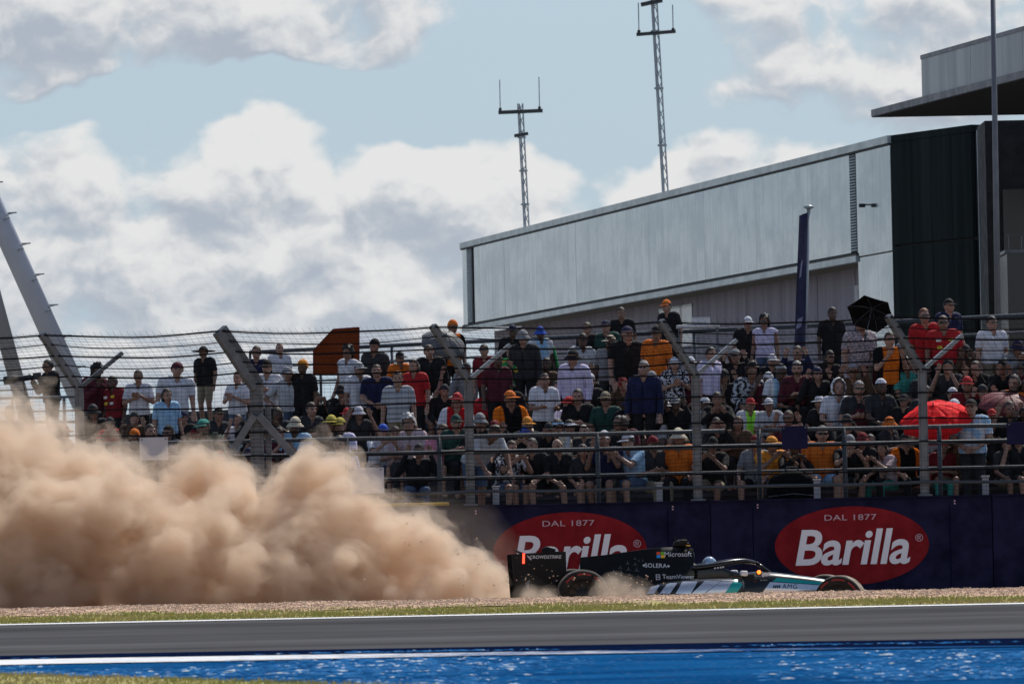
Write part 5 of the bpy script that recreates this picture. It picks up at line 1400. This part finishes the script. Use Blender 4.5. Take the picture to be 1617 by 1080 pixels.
# people filling the gaps, mostly in dark clothes
taken = [(p[2], p[3]) for p in PEOPLE]
rf = random.Random(21)
DARK = ['black', 'black', 'charcoal', 'navy', 'maroon', 'charcoal', 'grey', 'brown', 'black', 'black', 'black']
named = [(p[2], p[3], p[6]) for p in PEOPLE]
for r in range(0, 5):
    x = (200, 165, 165, 420, 740)[r]
    while x < 1640:
        lim = 22
        if all(abs(x-q) > lim for (rr, q) in taken if rr == r) and rf.random() < .95:
            Y = fan(r, x); seated = True
            zt = fl(r)+(SEH if seated else STH)*rf.uniform(.95, 1.05)
            q = Vector((wx(x, Y), Y, zt)); d = q-Vector((0, 0, CAMZ)); py = 540-(d.dot(UP)/d.dot(FWD))*FPX
            if any(q[0] > r and abs(q[1]-x) < 27 and py < q[2]+44 for q in named) or any(q[0] < r and abs(q[1]-x) < 14 and py > q[2]-14 for q in named): x += 7; continue
            hat = rf.choice((None, None, 'cap', 'cap', 'bucket hat', 'back cap', 'beanie')); hc_ = rf.choice(('black', 'charcoal', 'grey', 'navy', 'white', 'black', 'dark red'))
            pose = rf.choice(('T', 'TC', 'TL', 'TP', 'T', 'TH')) if seated else rf.choice(('S', 'SC', 'SN', 'S', 'SP'))
            place(x, py, pose, rf.choice(('tee', 'tee', 'jacket', 'long')), rf.choice(DARK), rf.choice(('trousers', 'shorts')), rf.choice(('black', 'charcoal', 'denim', 'khaki')), row=r,
                  hat=hat, hcol=hc_, hair=rf.choice(('short', 'short', 'long')), haircol=rf.choice(('dark', 'black', 'brown', 'dark', 'grey')), glasses=rf.random() < .35, skin=rf.choice((0, 0, 1, 1, 2)), yaw=rf.uniform(-30, 30))
            taken.append((r, x)); x += rf.uniform(24, 44)
        x += 7
# badges and cape worn by some
mat('badge_yellow', (.7, .5, .03), .6); mat('badge_white', (.7, .7, .7), .6)
cape_m = cloth('green')
for r, words, row, px, extra, pose, py_ in PEOPLE:
    if extra == 'badges':
        for x, z, m in ((-.09, 1.30, 'badge_white'), (.09, 1.30, 'badge_yellow'), (-.08, 1.18, 'badge_yellow'), (.06, 1.17, 'badge_white')):
            MB().box((x, -.150, z), (.075, .02, .05)).build('badge', MATS[m], r, bevel=.004)
    if extra == 'cape':
        secs = []
        for z, w, d in ((1.44, .22, .12), (1.25, .33, .17), (1.0, .38, .20), (.75, .42, .22)):
            o = [(w*math.cos(a), d*math.sin(a)+.03, z) for a in ar(R(-35), R(215), 12)]; i_ = [(w*.93*math.cos(a), d*.9*math.sin(a)+.03, z) for a in ar(R(215), R(-35), 12)]
            secs.append(o+i_)
        MB().loft(secs).build('cape', cape_m, r, smooth=True)
# driver
mat('helmet_shell', (.35, .48, .62), .12, .3, coat=1.0, col2=(.75, .8, .85), vscale=9)
mat('visor_dark', (.01, .012, .02), .08)
dk = .86
hc0, HM0 = proto('DRIVE')['hc'], proto('DRIVE')['HM']
hp = cpx(1121.5, 893.5, 0)
dp = person((0, 0, 0), 'DRIVE', 'long', 'black', 'trousers', 'black', hat='helmet', hcol='light blue', skin=0, k=dk)
PEOPLE.pop(); tag(dp, 'racing driver in pale blue and white helmet seated in the black car', 'driver'); del dp['group']
Mloc = CM @ Matrix.Translation(Vector((hp.x, 0, hp.z))) @ Matrix.Rotation(R(90), 4, 'Z') @ Matrix.Scale(dk, 4) @ Matrix.Translation(-hc0)
dp.matrix_world = Mloc
for ch in list(dp.children):
    if ch.name.startswith('helmet'):
        v = obj('visor', VIS, MATS['visor_dark'], dp); v.matrix_local = ch.matrix_local.copy()

# things carried or left in the stand
ln = at(40, 597, fan(4, 84)-.35)
t = thing('camera_lens', 'long black telephoto lens and camera held by the photographer', 'camera', ln)
MB().lathe([(0, -.42), (.085, -.42), (.085, -.22), (.06, -.18), (.055, .12), (.04, .16), (0, .16)], 16, 'X').build('barrel', MATS['phone_black'], t, smooth=True)
MB().box((.24, 0, .01), (.14, .1, .13)).build('camera_body', MATS['phone_black'], t, bevel=.012)
MB().tube([(-.05, 0, -.06), (.02, 0, -1.15)], .018, 8).build('monopod', MATS['phone_black'], t)
t.rotation_euler = (0, R(-6), R(-4))
plat = thing('camera_platform', 'dark railed camera platform left of the stand', 'platform', (at(40, 640, fan(4, 84)).x, fan(4, 84), 0))
MB().box((0, .2, fl(4)-.05), (2.6, 1.8, .1)).build('deck', MATS['galv_dark'], plat)
for x in (-1.2, -.2, .8): MB().tube([(x, -.6, -.6), (x, -.6, fl(4)+.98)], .03, 8).build('post', MATS['galv_dark'], plat)
for z in (fl(4)+.98, fl(4)+.5): MB().tube([(-1.3, -.6, z), (1.25, -.6, z)], .026, 8).build('rail', MATS['galv_dark'], plat)
def umbrella(label, px, py, Y, rad, tilt, az, m, depth=.42, n=8, spin=0.0, rest=None):
    c = at(px, py, Y); t = thing('umbrella', label, 'umbrella', c); M = Euler((tilt, 0, az), 'ZXY' if False else 'XYZ').to_matrix()
    for k in range(n):
        a0, a1 = 2*math.pi*k/n+spin, 2*math.pi*(k+1)/n+spin; g = []
        for j in range(6):
            s = j/5; ang = s*R(62); rr = rad*math.sin(ang)/math.sin(R(62)); z = depth*rad*(math.cos(ang)-1)/(1-math.cos(R(62)))*1.0
            for i in range(4):
                u = i/3; a = a0+(a1-a0)*u; sag = 1-.025*math.sin(math.pi*u)*s
                x = (math.cos(a0)*(1-u)+math.cos(a1)*u)*rr*sag; y = (math.sin(a0)*(1-u)+math.sin(a1)*u)*rr*sag
                g.append(M @ Vector((x, y, z)))
        fs = [(j*4+i, j*4+i+1, (j+1)*4+i+1, (j+1)*4+i) for j in range(5) for i in range(3)]
        o = MB().add(g, fs).build('canopy_panel', MATS[m], t, fix=False, smooth=True); sl = o.modifiers.new('s', 'SOLIDIFY'); sl.thickness = .004
        MB().tube([M @ Vector((math.cos(a0)*rad*math.sin(R(62)*s)/math.sin(R(62)), math.sin(a0)*rad*math.sin(R(62)*s)/math.sin(R(62)), depth*rad*(math.cos(R(62)*s)-1)/(1-math.cos(R(62)))-.008)) for s in ar(0, 1, 5)], .005, 5).build('rib', MATS['galv_dark'], t)
    MB().tube([M @ Vector((0, 0, .05)), M @ Vector((0, 0, -.72))], .009, 8).build('shaft', MATS['galv_dark'], t)
    MB().tube([M @ Vector((0, 0, -.70)), M @ Vector((0, 0, -.84))], .018, 8).build('handle', MATS['phone_black'], t)
    return t
mat('umb_red', (.80, .018, .022), .8, spec=.1, var=.05); mat('umb_black', (.004, .004, .005), .8, spec=.2); mat('umb_orange', (.20, .04, .01), .8, spec=.1, var=.1); mat('umb_wine', (.14, .015, .02), .6, var=.1); mat('umb_grey', (.12, .12, .13), .6, var=.1)
umbrella('open bright red umbrella resting low beside the fifth fence post', 1474, 640, fan(0, 1474)-.1, .60, R(28), R(-18), 'umb_red', .5)
umbrella('open black umbrella tilted in front of the pale building corner', 1377, 487, 97.2, .42, R(-48), R(-16), 'umb_black', .36, 6, .42)
umbrella('dark wine red umbrella above the heads at the right edge', 1592, 622, fan(2, 1592), .50, R(25), R(10), 'umb_wine', .45)
bo = at(535, 592, 108); t = thing('display_board', 'dark brownish orange angular board held up against the sky behind the crowd', 'board', bo)
pl = [at(px, py, 108)-bo for px, py in ((495, 592), (495, 553), (526, 520), (567, 517), (567, 592))]
MB().prism(pl, (0, .03, 0)).build('board', MATS['umb_orange'], t)
for a, b in zip(pl, pl[1:]+pl[:1]): MB().tube([a+Vector((0, -.004, 0)), b+Vector((0, -.004, 0))], .012, 6).build('edge_strip', MATS['umb_wine'], t)
MB().tube([(0.1, .05, .3), (0.1, .05, -1.3)], .018, 8).build('pole', MATS['galv_dark'], t)
umbrella('grey umbrella behind the top of the third fence post', 705, 528, 107, .45, R(40), R(25), 'umb_grey', .6, 8)
# red cloth hanging under the red umbrella
c = at(1480, 703, 90.6); t = thing('hanging_cloth', 'red cloth hanging below the red umbrella by the fifth post', 'cloth', c)
MB().loft([[(x*s, .05*math.sin(x*30+z*3), z) for x in ar(-.22, .22, 10)]+[(x*s, .05*math.sin(x*30+z*3)+.012, z) for x in ar(.22, -.22, 10)] for z, s in ((.0, .8), (.15, .9), (.3, 1.0), (.46, 1.1))]).build('cloth', MATS['umb_red'], t, smooth=True)
# black bag
mat('bag_black', (.006, .006, .007), .9, spec=.1)
bg = thing('travel_bag', 'large rounded black bag standing at the wall under the amber t-shirt', 'bag', (wx(1246, 89.0), 89.0, .9))
MB().loft(smoothloft([(-.40, .08, .1, .42), (-.33, .14, .03, .60), (-.1, .16, .0, .69), (.15, .16, .0, .68), (.33, .14, .02, .55), (.40, .08, .1, .38)], p=3)).build('body', MATS['bag_black'], bg, smooth=True)
MB().tube([(-.12, 0, .68), (-.08, 0, .75), (.08, 0, .75), (.12, 0, .67)], .014, 8).build('handle', MATS['phone_black'], bg)
MB().tube([(-.38, -.15, .3), (0, -.165, .34), (.38, -.15, .3)], .008, 6).build('zip', MATS['galv_dark'], bg)
# white folding table near the top rail
tb = at(1103, 515, 98.5); tb.z -= 0
t = thing('folding_table', 'white topped table with a cup behind the crowd near the top rail', 'table', (tb.x, 98.7, fl(6)))
h = tb.z-fl(6); mat('table_white', (.62, .62, .64), .4)
MB().box((0, 0, h), (.75, .5, .05)).build('tabletop', MATS['table_white'], t, bevel=.01)
for sx in (-.33, .33):
    for sy in (-.2, .2): MB().box((sx, sy, (h-.025)/2), (.03, .03, h-.025)).build('leg', MATS['galv'], t)
c = thing('drink_box', 'small white box standing on the white table', 'box', (tb.x+.05, 98.6, fl(6)+h+.025))
MB().box((0, 0, .06), (.3, .2, .12)).build('body', MATS['table_white'], c, bevel=.01); MB().box((0, 0, .126), (.31, .21, .012)).build('lid', MATS['sign_white'], c)

# ------------------------------------------------------------------ labels: one for each person
PN = ['first', 'second', 'third', 'fourth', 'fifth']; PX = [123, 403, 738, 1097, 1455]
ROWW = ['front row', 'second row', 'third row', 'fourth row', 'upper row', 'top row', 'top walkway']
def where(px):
    i = min(range(5), key=lambda k: abs(PX[k]-px)); d = px-PX[i]
    if abs(d) <= 14: return 'behind the %s fence post' % PN[i]
    if abs(d) < 75: return ('right' if d > 0 else 'left')+' of the %s fence post' % PN[i]
    for k in range(4):
        if PX[k] < px < PX[k+1]: return 'midway between %s and %s fence posts' % (PN[k], PN[k+1])
    return 'near the %s edge' % ('left' if px < 123 else 'right')
def settle(items, stage):
    groups = {}
    for it in items: groups.setdefault(it[0], []).append(it)
    for lab, g in groups.items():
        if len(g) == 1: g[0][1]['label'] = lab; continue
        if stage == 0: settle([[lab+', '+ROWW[p[2]], r, p] for _, r, p in g], 1)
        elif stage == 1: settle([[shorten(lab+' '+where(p[3])), r, p] for _, r, p in g], 2)
        else:
            g.sort(key=lambda q: q[2][3]); o = ['leftmost', 'second from left', 'third from left', 'fourth from left', 'fifth from left', 'sixth from left']
            for k, q in enumerate(g): q[1]['label'] = shorten(lab+', '+(o[k] if len(g) > 2 else ('left one', 'right one')[k]))
def shorten(s):
    for a, b in ((' with sunglasses', ''), (' and sunglasses', ''), ('long-sleeved shirt', 'shirt'), (' with long dark hair', ''), (' worn backwards', ''), ('midway between', 'between'), (' fence posts', ' posts'), (' fence post', ' post')):
        if len(s.split()) > 16: s = s.replace(a, b)
    return s
settle([[p[1], p[0], p] for p in PEOPLE], 0)
